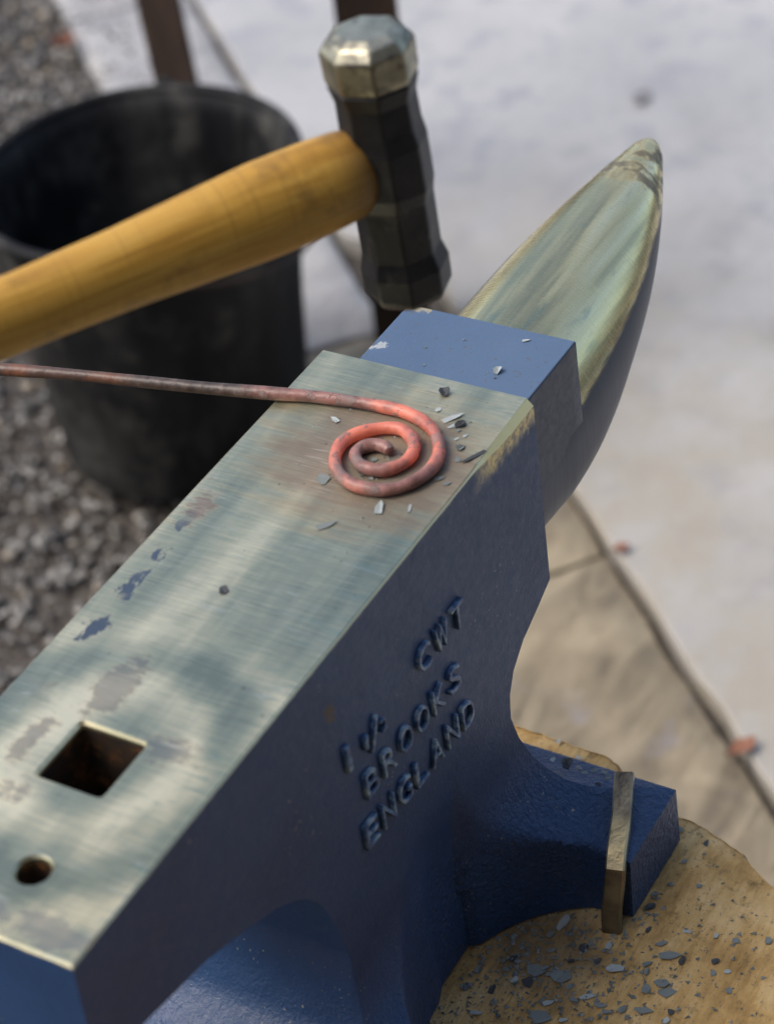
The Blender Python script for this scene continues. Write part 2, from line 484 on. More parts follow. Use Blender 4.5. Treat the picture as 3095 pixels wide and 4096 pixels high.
def steelpost_material():
    M = Mat('rusty_angle_iron')
    n = M.noise(1, 5, 0.6, M.map(scale=(40, 40, 9)))
    c = M.ramp(n, [(0.35, (0.022, 0.013, 0.009)), (0.6, (0.050, 0.030, 0.019)), (0.78, (0.12, 0.070, 0.035))])
    return M.set(color=c, rough=0.6, spec=0.4, normal=M.bump(n, 0.3, 0.002))
MAT['post'] = steelpost_material()

def handle_material():
    M = Mat('ash_handle')
    u = M.attr('along')
    v = M.t.nodes.new('ShaderNodeUVMap') if False else None
    n = M.noise(1, 4, 0.6, M.map(scale=(60, 60, 60)))
    comb = M.t.nodes.new('ShaderNodeCombineXYZ'); M._set(comb.inputs[0], M.mul(u, 18)); 
    around = M.attr('around'); M._set(comb.inputs[1], M.mul(around, 9)); comb.inputs[2].default_value = 0.0
    grain = M.noise(1, 5, 0.6, comb.outputs[0], 0.8)
    c = M.ramp(grain, [(0.3, (0.36, 0.185, 0.026)), (0.5, (0.52, 0.285, 0.045)), (0.7, (0.60, 0.36, 0.075))])
    # turning marks: faint dark rings
    comb2 = M.t.nodes.new('ShaderNodeCombineXYZ'); M._set(comb2.inputs[0], M.mul(u, 800)); comb2.inputs[1].default_value = 2.0
    M._set(comb2.inputs[2], M.mul(around, 0.4))
    rings = M.noise(1, 3, 0.7, comb2.outputs[0])
    c = M.mix(M.rng(rings, 0.54, 0.72, 0, 0.5), c, (0.20, 0.10, 0.02))
    gr = M.rng(M.noise(38, 5, 0.65), 0.54, 0.70, 0, 0.55)
    c = M.mix(gr, c, (0.16, 0.085, 0.025))
    c = M.mix(M.rng(u, 0.030, 0.012, 0, 0.6), c, (0.10, 0.05, 0.02))
    return M.set(color=c, rough=0.5, spec=0.35, normal=M.bump(M.add(rings, M.mul(grain, 0.5)), 0.15, 0.0008))
MAT['handle'] = handle_material()

def hammer_material(polish):
    M = Mat('polished_hammer_steel' if polish else 'black_hammer_steel')
    n = M.noise(90, 4)
    if polish:
        c = M.ramp(n, [(0.3, (0.26, 0.245, 0.17)), (0.7, (0.56, 0.52, 0.38))])
        return M.set(color=M.mix(M.rng(M.noise(60, 5, 0.7), 0.50, 0.60, 0, 0.7), c, (0.09, 0.085, 0.075)), rough=0.36, metal=0.9, normal=M.bump(M.noise(150, 4), 0.35, 0.0012))
    c = M.ramp(n, [(0.35, (0.007, 0.007, 0.007)), (0.62, (0.018, 0.017, 0.015)), (0.75, (0.07, 0.062, 0.045))])
    return M.set(color=c, rough=0.45, metal=0.0, spec=0.4, normal=M.bump(n, 0.35, 0.0015))
MAT['hammer'] = hammer_material(False)
MAT['hammer_polish'] = hammer_material(True)

def concrete_material():
    M = Mat('pale_concrete')
    n = M.noise(5, 6, 0.6); f = M.noise(60, 5, 0.7); s = M.noise(19, 4, 0.6, M.map(loc=(3, 9, 0)))
    c = M.ramp(n, [(0.3, (0.38, 0.375, 0.36)), (0.55, (0.46, 0.45, 0.425)), (0.75, (0.53, 0.515, 0.475))])
    c = M.mix(M.rng(s, 0.48, 0.66, 0, 0.75), c, (0.32, 0.322, 0.335))
    c = M.mix(M.rng(f, 0.55, 0.70, 0, 0.45), c, (0.24, 0.23, 0.22))
    x, y, z = M.xyz()
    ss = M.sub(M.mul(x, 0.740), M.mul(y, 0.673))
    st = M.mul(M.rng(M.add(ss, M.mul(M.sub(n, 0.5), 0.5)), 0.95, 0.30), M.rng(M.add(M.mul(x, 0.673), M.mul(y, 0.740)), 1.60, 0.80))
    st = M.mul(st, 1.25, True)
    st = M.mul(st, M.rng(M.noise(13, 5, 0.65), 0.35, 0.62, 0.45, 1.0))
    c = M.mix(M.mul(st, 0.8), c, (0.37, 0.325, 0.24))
    return M.set(color=c, rough=M.ramp(s, [(0.35, 0.42), (0.7, 0.62)]), spec=0.5, normal=M.bump(M.add(f, M.mul(n, 2)), 0.25, 0.003))
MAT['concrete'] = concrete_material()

def flag_material(pale=False):
    M = Mat('pale_riven_sandstone' if pale else 'riven_sandstone')
    n = M.noise(7, 6, 0.6, None, 0.7); b = M.noise(1, 5, 0.6, M.map(scale=(10, 34, 10), rot=(0, 0, 0.35)), 1.0)
    c = M.ramp(M.add(M.mul(n, 0.5), M.mul(b, 0.5)), [(0.38, (0.115, 0.092, 0.060)), (0.5, (0.235, 0.190, 0.118)), (0.62, (0.35, 0.29, 0.185))])
    if pale: c = M.ramp(M.add(M.mul(n, 0.5), M.mul(b, 0.5)), [(0.36, (0.27, 0.26, 0.25)), (0.5, (0.37, 0.36, 0.34)), (0.64, (0.46, 0.45, 0.42))])
    c = M.mix(M.rng(M.noise(16, 4), 0.58, 0.72, 0, 0.5), c, (0.26, 0.24, 0.25))
    return M.set(color=c, rough=0.55, spec=0.45, normal=M.bump(M.add(b, n), 0.6, 0.006))
MAT['flag'] = flag_material()
MAT['flag_pale'] = flag_material(True)

def earth_material():
    M = Mat('gravelly_earth')
    v = M.voro(120); n = M.noise(4, 5)
    c = M.ramp(v, [(0.1, (0.13, 0.11, 0.085)), (0.6, (0.055, 0.045, 0.035))])
    c = M.mix(M.rng(n, 0.4, 0.7, 0, 0.5), c, (0.10, 0.085, 0.065))
    return M.set(color=c, rough=0.7, normal=M.bump(v, 0.8, 0.006))
MAT['earth'] = earth_material()

def gravel_material():
    M = Mat('mixed_gravel')
    a = M.attr('tone')
    c = M.ramp(a, [(0.0, (0.055, 0.050, 0.045)), (0.4, (0.115, 0.103, 0.083)), (0.7, (0.20, 0.185, 0.155)), (0.92, (0.30, 0.285, 0.25)), (1.0, (0.32, 0.23, 0.12))])
    return M.set(color=c, rough=0.26, spec=0.6)
MAT['gravel'] = gravel_material()

def leaf_material(name, ca, cb):
    M = Mat(name)
    c = M.ramp(M.noise(60, 3), [(0.3, ca), (0.7, cb)])
    return M.set(color=c, rough=0.6)
MAT['leaf'] = leaf_material('dry_orange_leaf', (0.22, 0.085, 0.045), (0.32, 0.15, 0.085))
MAT['leaf_grey'] = leaf_material('dry_grey_leaf', (0.27, 0.25, 0.24), (0.36, 0.33, 0.31))
MAT['white'] = leaf_material('white_splash', (0.60, 0.62, 0.62), (0.72, 0.74, 0.74))

# ------------------------------------------------------------------ ground, paving, gravel
ZG = -0.75
TD = Vector((0.673, 0.740, 0)); SD = Vector((0.740, -0.673, 0))
def ts(t, s, z=0.0): return TD*t + SD*s + Vector((0, 0, z))

N = 24
gv = [(-60 + 120*i/N, -60 + 120*j/N, ZG - 0.022) for i in range(N+1) for j in range(N+1)]
gf = [(i*(N+1)+j, (i+1)*(N+1)+j, (i+1)*(N+1)+j+1, i*(N+1)+j+1) for i in range(N) for j in range(N)]
ground = tag(obj('ground', gv, gf, MAT['earth']), kind='structure')

pavement = tag(empty('pavement', ts(0.9, 0.3, ZG)), kind='structure')
# poured concrete apron with its slightly stepped edge
edge = [(-2.2, 0.327), (1.22, 0.326), (1.30, 0.263), (4.6, 0.259), (4.6, 4.0), (-2.2, 4.0)]
bm = bmesh.new()
top = []
pts = []
for i in range(len(edge)):
    a, b = edge[i], edge[(i+1) % len(edge)]
    L = math.hypot(b[0]-a[0], b[1]-a[1]); k = max(1, int(L/0.035)) if i < 3 else 6
    for j in range(k):
        f = j/k
        t, s = a[0]+(b[0]-a[0])*f, a[1]+(b[1]-a[1])*f
        if i < 3: s += 0.004*mnoise.noise(Vector((t*14, s*3, 1.7))) + 0.0025*mnoise.noise(Vector((t*60, 5, 1.7)))
        pts.append((t, s))
lo = [bm.verts.new(ts(t, s, ZG-0.06)) for t, s in pts]
md = [bm.verts.new(ts(t, s, ZG-0.001)) for t, s in pts]
ct = (1.2, 2.1)
tp = []
for t, s in pts:
    v = Vector((ct[0]-t, ct[1]-s)).normalized()*0.002
    tp.append(bm.verts.new(ts(t+v.x, s+v.y, ZG+0.001)))
for A, B in ((lo, md), (md, tp)):
    for i in range(len(A)):
        k = (i+1) % len(A); bm.faces.new((A[i], A[k], B[k], B[i]))
bm.faces.new(tp)
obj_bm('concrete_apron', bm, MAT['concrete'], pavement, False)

def flagstone(t0, t1, s0, s1, seed, n=14):
    V, F = [], []
    for i in range(n+1):
        for j in range(n+1):
            u, w = i/n, j/n
            e = min(u, 1-u)*(t1-t0); g = min(w, 1-w)*(s1-s0)
            d = min(e, g)
            drop = 0.006*(1 - min(1, d/0.012))**2
            t = t0 + (t1-t0)*u; s = s0 + (s1-s0)*w
            wob = 0.005*mnoise.noise(Vector((t*25, s*25, seed)))
            if e < 1e-6: t += wob
            if g < 1e-6: s += wob
            rip = 0.0035*mnoise.noise(Vector((t*9 + s*12, s*20 - t*9, seed))) + 0.0015*mnoise.noise(Vector((t*34, s*40, seed)))
            V.append(ts(t, s, ZG - 0.002 + rip - drop))
    for i in range(n):
        for j in range(n):
            F.append((i*(n+1)+j, (i+1)*(n+1)+j, (i+1)*(n+1)+j+1, i*(n+1)+j+1))
    # skirt
    ring = [j for j in range(n+1)] + [i*(n+1)+n for i in range(1, n+1)] + [n*(n+1)+j for j in range(n-1, -1, -1)] + [i*(n+1) for i in range(n-1, 0, -1)]
    base = len(V)
    for r in ring: V.append(V[r] - Vector((0, 0, 0.045)))
    for q in range(len(ring)):
        k = (q+1) % len(ring)
        F.append((ring[q], ring[k], base+k, base+q))
    return obj('paving_slab', V, F, MAT['flag_pale' if t0 > 1.1 else 'flag'], pavement, True, 50)
tj = [-0.56, -0.14, 0.28, 0.70, 1.12, 1.535, 1.96, 2.39, 2.81]
for i in range(len(tj)-1):
    s1 = 0.316 if tj[i] < 1.1 else 0.250
    flagstone(tj[i]+0.004, tj[i+1]-0.004, 0.098, s1, 3.1*i)

# loose gravel: real stones, uncountable
def stones():
    base = bmesh.new(); bmesh.ops.create_icosphere(base, subdivisions=1, radius=1)
    bv = np.array([v.co[:] for v in base.verts]); bf = np.array([[v.index for v in f.verts] for f in base.faces]); base.free()
    K = 13500
    t = nrng.uniform(0.1, 2.4, K); s = nrng.uniform(-0.62, 0.094, K)
    spill = nrng.random(K) < 0.05
    s = np.where(spill, 0.09 + 0.09*nrng.random(K)**2, s)
    r = nrng.uniform(0.0032, 0.0075, K)*np.where(spill, 0.55, 1.0)
    Vs, Fs, T = [], [], []
    for i in range(K):
        q = bv + nrng.uniform(-0.22, 0.22, bv.shape)
        q = q*np.array([1, nrng.uniform(0.6, 1.0), nrng.uniform(0.45, 0.75)])*r[i]
        a = nrng.uniform(0, 6.28); ca, sa = math.cos(a), math.sin(a)
        x = q[:, 0]*ca - q[:, 1]*sa; y = q[:, 0]*sa + q[:, 1]*ca
        c = ts(float(t[i]), float(s[i]))
        z = (ZG + r[i]*0.4) if spill[i] else (ZG - 0.018 + r[i]*0.4 + nrng.uniform(0, 0.005))
        Vs.append(np.stack([x + c.x, y + c.y, q[:, 2] + z], 1)); Fs.append(bf + i*len(bv)); T.append(np.full(len(bv), nrng.random()))
    V = np.concatenate(Vs); F = np.concatenate(Fs); T = np.concatenate(T)
    me = bpy.data.meshes.new('gravel')
    me.from_pydata(V.tolist(), [], F.tolist())
    at = me.attributes.new('tone', 'FLOAT', 'POINT'); at.data.foreach_set('value', T.astype(np.float32))
    return link_mesh('gravel', me, MAT['gravel'], None, True, 60)
tag(stones(), 'loose wet brown and grey gravel on the ground around the bucket', 'gravel', kind='stuff')

# ------------------------------------------------------------------ added unseen walls and roof that keep light off the anvil's near side
def timber_material():
    M = Mat('dark_blocker_timber')
    n = M.noise(1, 5, 0.6, M.map(scale=(8, 8, 1.2)))
    return M.set(color=M.ramp(n, [(0.35, (0.035, 0.026, 0.018)), (0.65, (0.075, 0.055, 0.038))]), rough=0.8)
MAT['timber'] = timber_material()
light_blocker = empty('unseen_light_blocker', (-1.4, -1.5, ZG))
tag(light_blocker, 'added dark timber walls and roof, out of frame, that block light from the near side of the anvil', 'light_blocker')
def slab_part(name, x0, x1, y0, y1, z0, z1):
    bm = bmesh.new(); box_bm(bm, x0, x1, y0, y1, z0, z1)
    return obj_bm(name, bm, MAT['timber'], light_blocker, False)
for i in range(18):
    x0 = -3.2 + i*0.2
    slab_part('blocker_wall_board', x0, x0 + 0.194, -1.52 + 0.006*(i % 2), -1.49 + 0.006*(i % 2), ZG - 0.02, 1.75)
for i in range(16):
    y0 = -1.5 + i*0.2
    slab_part('blocker_wall_board', -3.24, -3.21 + 0.006*(i % 2), y0, y0 + 0.194, ZG - 0.02, 1.75)
for i in range(18):
    x0 = -3.3 + i*0.2
    slab_part('blocker_roof_board', x0, x0 + 0.196, -1.6, -0.70, 1.76 + 0.004*(i % 2), 1.79 + 0.004*(i % 2))
for x in (-3.1, -1.4, 0.15):
    slab_part('blocker_beam', x, x + 0.09, -1.55, -0.72, 1.62, 1.758)

# ------------------------------------------------------------------ stump
ZB = -0.24
SC = Vector((-0.15, -0.015))
known = [(0.0383, 0.0014), (0.0366, -0.0239), (0.0359, -0.0469), (0.028, -0.0643), (0.0205, -0.0740), (0.0134, -0.0860), (0.0119, -0.0984), (0.0119, -0.109), (0.0068, -0.1253), (-0.0008, -0.1401), (-0.0095, -0.1575), (-0.03, -0.185), (-0.07, -0.215), (-0.13, -0.235), (-0.20, -0.23), (-0.27, -0.20), (-0.33, -0.14), (-0.355, -0.06), (-0.35, 0.03), (-0.32, 0.11), (-0.26, 0.17), (-0.18, 0.20), (-0.10, 0.19), (-0.03, 0.15), (0.02, 0.09), (0.037, 0.04), (0.0383, 0.0014)]
ol = catmull([Vector((x, y, 0)) for x, y in known], 10)[:-1]
def ring(k, z, jit):
    out = []
    for p in ol:
        d = Vector((p.x - SC.x, p.y - SC.y, 0)); dn = d.normalized()
        r = d.length*k + jit*mnoise.noise(Vector((dn.x*14, dn.y*14, z*6))) + jit*0.5*mnoise.noise(Vector((dn.x*40, dn.y*40, z*14)))
        out.append(Vector((SC.x, SC.y, z)) + dn*r)
    return out
stump = empty('tree_stump', (SC.x, SC.y, ZG - 0.02))
tag(stump, 'sawn tan tree stump that carries the blue anvil, strewn with scale flakes', 'stump')
loops = [ring(k, ZB - 0.0008*(k > 0.97), 0.0022) for k in (1.0, 0.985, 0.9, 0.75, 0.55, 0.3, 0.05)]
V, F = loft(loops, cap1=True)
V = [(x, y, z + 0.0012*mnoise.noise(Vector((x*45, y*45, 2.0))) - 0.0010) for x, y, z in V]
obj('sawn_top', V, F, MAT['stump'], stump, True)
loops = [ring(0.995, ZB - 0.0015, 0.0022), ring(1.004, ZB - 0.004, 0.003), ring(1.01, ZB - 0.02, 0.005), ring(1.005, -0.33, 0.007), ring(1.0, -0.45, 0.008), ring(1.01, -0.58, 0.008), ring(1.05, -0.70, 0.008), ring(1.10, ZG - 0.02, 0.008)]
V, F = loft(loops, cap1=True)
obj('bark', V, F, MAT['bark'], stump, True)

# ------------------------------------------------------------------ anvil
HW = 0.051; LF = 0.329
anvil = empty('anvil', (-0.12, 0, ZB))
tag(anvil, 'heavy blue enamelled anvil with ground steel face and horn on the stump', 'anvil')

NH, NM, NS = 7, 46, 14                      # points on a foot, between the feet, across an end
def arc_y(x):
    dx = x + 0.121; r = 0.0725
    if abs(dx) >= r: return 0.2
    return 0.120 - math.sqrt(r*r - dx*dx)
def arc_heel(x):
    dx = x + 0.132; r = 0.0725
    if abs(dx) >= r: return 0.2
    return 0.1235 - math.sqrt(r*r - dx*dx)
zk = [0.0, -0.0985, -0.104, -0.111, -0.120, -0.1296, -0.142, -0.1555, -0.171, -0.187, -0.195, -0.1995, -0.203, -0.24]
xk = [0.0, -0.0005, -0.012, -0.0282, -0.0395, -0.0448, -0.0468, -0.0443, -0.0395, -0.0326, -0.0255, -0.0150, -0.0050, -0.0022]
zt = [0.0, -0.0515, -0.0555, -0.0635, -0.0715, -0.0808, -0.0870, -0.0932, -0.1010, -0.1087, -0.128, -0.1486, -0.168, -0.185, -0.195, -0.203, -0.24]
xt = [-LF, -0.3315, -0.306, -0.2669, -0.246, -0.2242, -0.2150, -0.2074, -0.2015, -0.1976, -0.1915, -0.1885, -0.1925, -0.202, -0.217, -0.248, -0.252]
bz = [-0.06, -0.115, -0.140, -0.157, -0.170, -0.180, -0.188, -0.194, -0.199, -0.2015, -0.2035, -0.24]
bv = [HW, HW, 0.0513, 0.0530, 0.0560, 0.0605, 0.0675, 0.0765, 0.0890, 0.1000, 0.1085, 0.1078]

def bev_depth(x):      # wear of the right top edge
    return 0.0009 + 0.0032*smooth(-0.058, -0.020, x)
def outline(z, top=None):
    xh = interp(-z, [-q for q in zk], xk); xe = interp(-z, [-q for q in zt], xt)
    b = interp(-z, [-q for q in bz], bv)
    rx_h = min(-0.0535 + 0.25*max(0, z + 0.203), xh - 0.006)
    rx_t = max(-0.2035 - 0.25*max(0, z + 0.203), xe + 0.006)
    depth = smooth(-0.125, -0.20, z)
    def half(x):
        if z > -0.115: return HW
        if x >= rx_h or x <= rx_t: return b
        if x > -0.134:
            a = arc_y(x)
            base_y = HW - 0.0036*depth*smooth(-0.134, -0.122, x)
            return max(base_y, min(b, a)) if a > HW else base_y
        a = arc_heel(x)
        return max(HW, min(b, a)) if a < 0.19 else b
    xs = [xh + (rx_h - xh)*i/NH for i in range(NH)]
    for i in range(NM + 1):
        f = i/NM
        f = f - 0.055*math.sin(2*math.pi*f)                  # closer together at both feet
        xs.append(rx_h + (rx_t - rx_h)*f)
    xs += [rx_t + (xe - rx_t)*(i+1)/NH for i in range(NH)]
    # soften the corners of the ends
    R = [(x, -half(x)) for x in xs]
    E = [(xe - 0.0010*0, -half(xe) + 2*half(xe)*(i+1)/NS) for i in range(NS-1)]
    Lf = [(x, half(x)) for x in reversed(xs)]
    H = [(xh, half(xh) - 2*half(xh)*(i+1)/NS) for i in range(NS-1)]
    return R + E + Lf + H

def top_loops():
    o = outline(0.0)
    L0, L1 = [], []
    nR = NH + NM + 1 + NH
    for i, (x, y) in enumerate(o):
        right = i < nR
        d = bev_depth(x) if right else 0.0009
        wx = 0.0009
        yy = y
        L0.append(Vector((x, y, -d)))
        inset = (d if d < 0.002 else d*0.62) if right else 0.0009
        nx = min(max(x, -LF + wx), -wx)
        ny = min(max(y, -HW + inset), HW - 0.0009)
        if i >= nR and i < nR + NS - 1 or i > 2*nR + NS - 2:
            ny = min(max(y, -HW + (bev_depth(x) * 0.62 if bev_depth(x) > 0.002 else 0.0009)), HW - 0.0009)
        L1.append(Vector((nx, ny, 0)))
    return L0, L1
L0, L1 = top_loops()
zlev = [-0.010, -0.025, -0.040, -0.050, -0.0515, -0.0535, -0.0555, -0.0595, -0.0635, -0.0675, -0.0715, -0.076, -0.0808, -0.084, -0.087, -0.090, -0.0932, -0.097, -0.0985, -0.1010, -0.104, -0.1075, -0.111, -0.1155,
        -0.120, -0.125, -0.1296, -0.136, -0.142, -0.149, -0.1555, -0.1635, -0.171, -0.176, -0.180, -0.184, -0.187, -0.190, -0.1925, -0.195, -0.197, -0.199, -0.2005, -0.2015, -0.2025, -0.2035, -0.206, -0.215, -0.228, -0.237, -0.2395]
loops = [L0] + [[Vector((x, y, z)) for x, y in outline(z)] for z in zlev]
V, F = loft(loops, cap1=True)
obj('body', V, F, MAT['body'], anvil, True, 38)

# steel face with its two holes
bm = bmesh.new()
A = [bm.verts.new(p) for p in L0]; B = [bm.verts.new(p) for p in L1]
n = len(A)
for i in range(n):
    k = (i+1) % n
    try: bm.faces.new((A[i], A[k], B[k], B[i]))
    except Exception: pass
hx, hy, hs = -0.2475, -0.0007, 0.0284/2
def sq(s, r, z, seg=4):
    out = []
    for cx, cy, a0 in ((1, 1, 0), (-1, 1, 90), (-1, -1, 180), (1, -1, 270)):
        for q in range(seg+1):
            a = math.radians(a0 + 90*q/seg)
            out.append(Vector((hx + cx*(s-r) + r*math.cos(a), hy + cy*(s-r) + r*math.sin(a), z)))
    return out
def circ(r, z, seg=32): return [Vector((-0.2996 + r*math.cos(2*math.pi*i/seg), -0.0135 + r*math.sin(2*math.pi*i/seg), z)) for i in range(seg)]
hole_top = []
for loopset in ((sq(hs+0.0011, 0.0026, 0), sq(hs, 0.0018, -0.0014), sq(hs, 0.0018, -0.003)), (circ(0.0072, 0), circ(0.0063, -0.0010), circ(0.0063, -0.003))):
    vs = [[bm.verts.new(p) for p in L] for L in loopset]
    for a, b in zip(vs, vs[1:]):
        for i in range(len(a)):
            k = (i+1) % len(a); bm.faces.new((a[i], a[k], b[k], b[i]))
    hole_top.append(vs[0])
from mathutils.geometry import delaunay_2d_cdt
rings_ = [B] + hole_top
vc, ec, owner = [], [], []
for rg in rings_:
    o0 = len(vc)
    vc += [Vector((v.co.x, v.co.y)) for v in rg]; owner += rg
    ec += [(o0 + i, o0 + (i+1) % len(rg)) for i in range(len(rg))]
cv, ce, cf, ov, oe, of = delaunay_2d_cdt(vc, ec, [], 0, 1e-7)
newv = []
for i, p in enumerate(cv):
    newv.append(owner[ov[i][0]] if ov[i] else bm.verts.new((p.x, p.y, 0)))
for tri in cf:
    c = sum((cv[i] for i in tri), Vector((0, 0)))/len(tri)
    if abs(c.x - hx) < hs + 0.001 and abs(c.y - hy) < hs + 0.001: continue
    if (c.x + 0.2996)**2 + (c.y + 0.0135)**2 < 0.0071**2: continue
    if not (-LF < c.x < 0 and abs(c.y) < HW): continue
    try: bm.faces.new([newv[i] for i in tri])
    except Exception: pass
bmesh.ops.remove_doubles(bm, verts=bm.verts, dist=1e-6)
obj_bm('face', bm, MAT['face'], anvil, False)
V, F = loft([sq(hs, 0.0018, -0.003), sq(hs, 0.0018, -0.02), sq(hs*0.98, 0.0018, -0.048)], cap1=True)
obj('hardy_hole', V, F, MAT['hole'], anvil, True, 40)
V, F = loft([circ(0.0063, -0.003), circ(0.0062, -0.02), circ(0.0062, -0.045)], cap1=True)
obj('pritchel_hole', V, F, MAT['hole'], anvil, True, 40)

# table (step) and neck
TX, TW, TZ = 0.0577, 0.0419, -0.0116
def neck(x):
    zc = -0.0620
    P = [Vector((x, -TW + 2*TW*i/8, TZ)) for i in range(9)]
    P += [Vector((x, TW + 0.0004*i/6, TZ + (zc - TZ)*i/6)) for i in range(1, 7)]
    P += [Vector((x, -TW - 0.0004*i/6, TZ + (zc - TZ)*i/6)) for i in range(6, 0, -1)]
    return P
def shrink(P, x, k, dz): return [Vector((x, p.y*k, p.z - dz if p.z > -0.02 else p.z)) for p in P]
loops = [neck(x) for x in (-0.004, 0.01, 0.02, 0.03, 0.04, 0.05, TX - 0.0008)] + [shrink(neck(TX), TX, 0.990, 0.0008)]
V, F = loft(loops, cap0=True, cap1=True)
tb = obj('table', V, F, MAT['paint'], anvil, True, 38)
tbm = tb.modifiers.new('bevel', 'BEVEL'); tbm.width = 0.0014; tbm.segments = 3; tbm.limit_method = 'ANGLE'; tbm.angle_limit = math.radians(50)

# horn
def horn_sec(x, w, zc, hu, hl):
    k = 1 - smooth(0.055, 0.135, x)                 # flat-cheeked root, round towards the tip
    ex = 2.0/(2.0 + 1.3*k)
    out = []
    for q in range(64):
        a = 2*math.pi*q/64
        ca, sa = math.cos(a), math.sin(a)
        if sa >= 0: out.append(Vector((x, w*ca, zc + hu*sa)))
        else: out.append(Vector((x, w*math.copysign(abs(ca)**ex, ca), zc - hl*(1 - 0.13*k)*abs(sa)**ex)))
    return out
def horn_sections():
    tx, zt0, zt1, w0, pw, zb0, pb, rt = 0.2266, -0.0161, -0.0104, 0.0429, 2.40, -0.1094, 1.9192, 0.0049
    L = []
    for x, zb in ((-0.006, -0.1020), (0.006, -0.1045), (0.018, -0.1065), (0.030, -0.1082), (0.038, -0.1090)):
        L.append(horn_sec(x, 0.0424, -0.06275, 0.0466, -0.06275 - zb))
    ns = 70
    for i in range(ns):
        q = i/(ns-1)
        s = min(1 - (1-q)**1.6, 0.99985)
        x = 0.045 + s*(tx - 0.045)
        ztop = zt0 + (zt1 - zt0)*s
        cap = math.sqrt(max(0, 1 - max(0, (s - .955)/.045)**2))
        w = (rt + (w0 - rt)*(1 - s**pw))*cap
        hh = rt + ((zt0 - zb0)/2 - rt)*(1 - s**pb)
        L.append(horn_sec(x, w, ztop - hh, hh*cap, hh*cap))
    return L
V, F = loft(horn_sections(), cap0=True, cap1=True)
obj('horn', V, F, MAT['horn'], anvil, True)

# raised letters on the near side, each its own part
dg = None
def glyph(ch):
    cu = bpy.data.curves.new('letter', 'FONT'); cu.body = ch; cu.extrude = 0.06; cu.bevel_depth = 0.020; cu.bevel_resolution = 0; cu.resolution_u = 3; cu.offset = -0.012
    o = bpy.data.objects.new('letter', cu); col.objects.link(o)
    bpy.context.view_layer.update()
    dg = bpy.context.evaluated_depsgraph_get()
    me = bpy.data.meshes.new_from_object(o.evaluated_get(dg))
    bpy.data.objects.remove(o)
    return me
def letter(ch, x0, x1, z0, z1, shear, bold=0.0):
    me = glyph(ch)
    co = np.array([v.co[:] for v in me.vertices])
    mn, mx = co.min(0), co.max(0)
    q = (co - mn)/np.maximum(mx - mn, 1e-9)
    X = x0 + q[:, 0]*(x1 - x0)
    Z = z0 + q[:, 1]*(z1 - z0) + shear*(X - x0)
    Y = -HW + 0.0010 - q[:, 2]*0.0030
    jig = np.array([[mnoise.noise(Vector((a*900, b*900, 3))), mnoise.noise(Vector((a*900, b*900, 9)))] for a, b in zip(X, Z)])*0.00035
    for v, a, b, c, j in zip(me.vertices, X, Y, Z, jig): v.co = (a + j[0], b, c + j[1])
    return link_mesh('raised_letter', me, MAT['letter'], anvil, False)
def word(txt, xa, xb, z, h, shear, gap=0.24):
    w = (xb - xa)/(len(txt) + gap*(len(txt) - 1))
    for i, ch in enumerate(txt):
        x0 = xa + i*w*(1 + gap)
        ww = w*(0.35 if ch == 'I' else 1)
        zz = z + shear*(x0 - xa)
        letter(ch, x0, x0 + ww, zz, zz + h, shear)
word('CWT', -0.1120, -0.0745, -0.0600, 0.0130, -0.03, 0.40)
word('BROOKS', -0.1600, -0.0830, -0.0845, 0.0130, -0.055, 0.36)
word('ENGLAND', -0.1655, -0.0765, -0.1080, 0.0136, -0.075, 0.34)
letter('1', -0.1690, -0.1655, -0.0612, -0.0482, 0)
letter('1', -0.1560, -0.1530, -0.0610, -0.0545, 0)
letter('/', -0.1525, -0.1445, -0.0655, -0.0515, 0)
letter('2', -0.1435, -0.1395, -0.0625, -0.0560, 0)

# ------------------------------------------------------------------ bar spike that pins the foot to the stump
sp = empty('foot_spike', (-0.0625, -0.1015, ZB))
tag(sp, 'flat forged bar bent over the anvil foot and driven into the stump', 'spike')
cl = [Vector((-0.0165, -0.0890, -0.1905)), Vector((-0.036, -0.0965, -0.1965)), Vector((-0.0520, -0.1015, -0.2005)), Vector((-0.0590, -0.1040, -0.2035)), Vector((-0.0612, -0.1038, -0.213)), Vector((-0.0625, -0.1022, -0.228)), Vector((-0.0632, -0.1015, -0.250))]
loops = []
for i, p in enumerate(cl):
    t = (cl[min(i+1, len(cl)-1)] - cl[max(i-1, 0)]).normalized()
    w = Vector((0.22, -0.975, 0)); w = (w - t*w.dot(t)).normalized()
    u = w.cross(t)
    if u.z < 0 or (abs(u.z) < 0.4 and u.x > 0): u = -u
    hw, ht, c = 0.0044, 0.0028, 0.0008
    loops.append([p + w*a + u*b for a, b in ((-hw, -ht+c), (-hw, ht-c), (-hw+c, ht), (hw-c, ht), (hw, ht-c), (hw, -ht+c), (hw-c, -ht), (-hw+c, -ht))])
V, F = loft(loops, cap0=True, cap1=True)
obj('bent_bar', V, F, MAT['bar'], sp, True, 30)

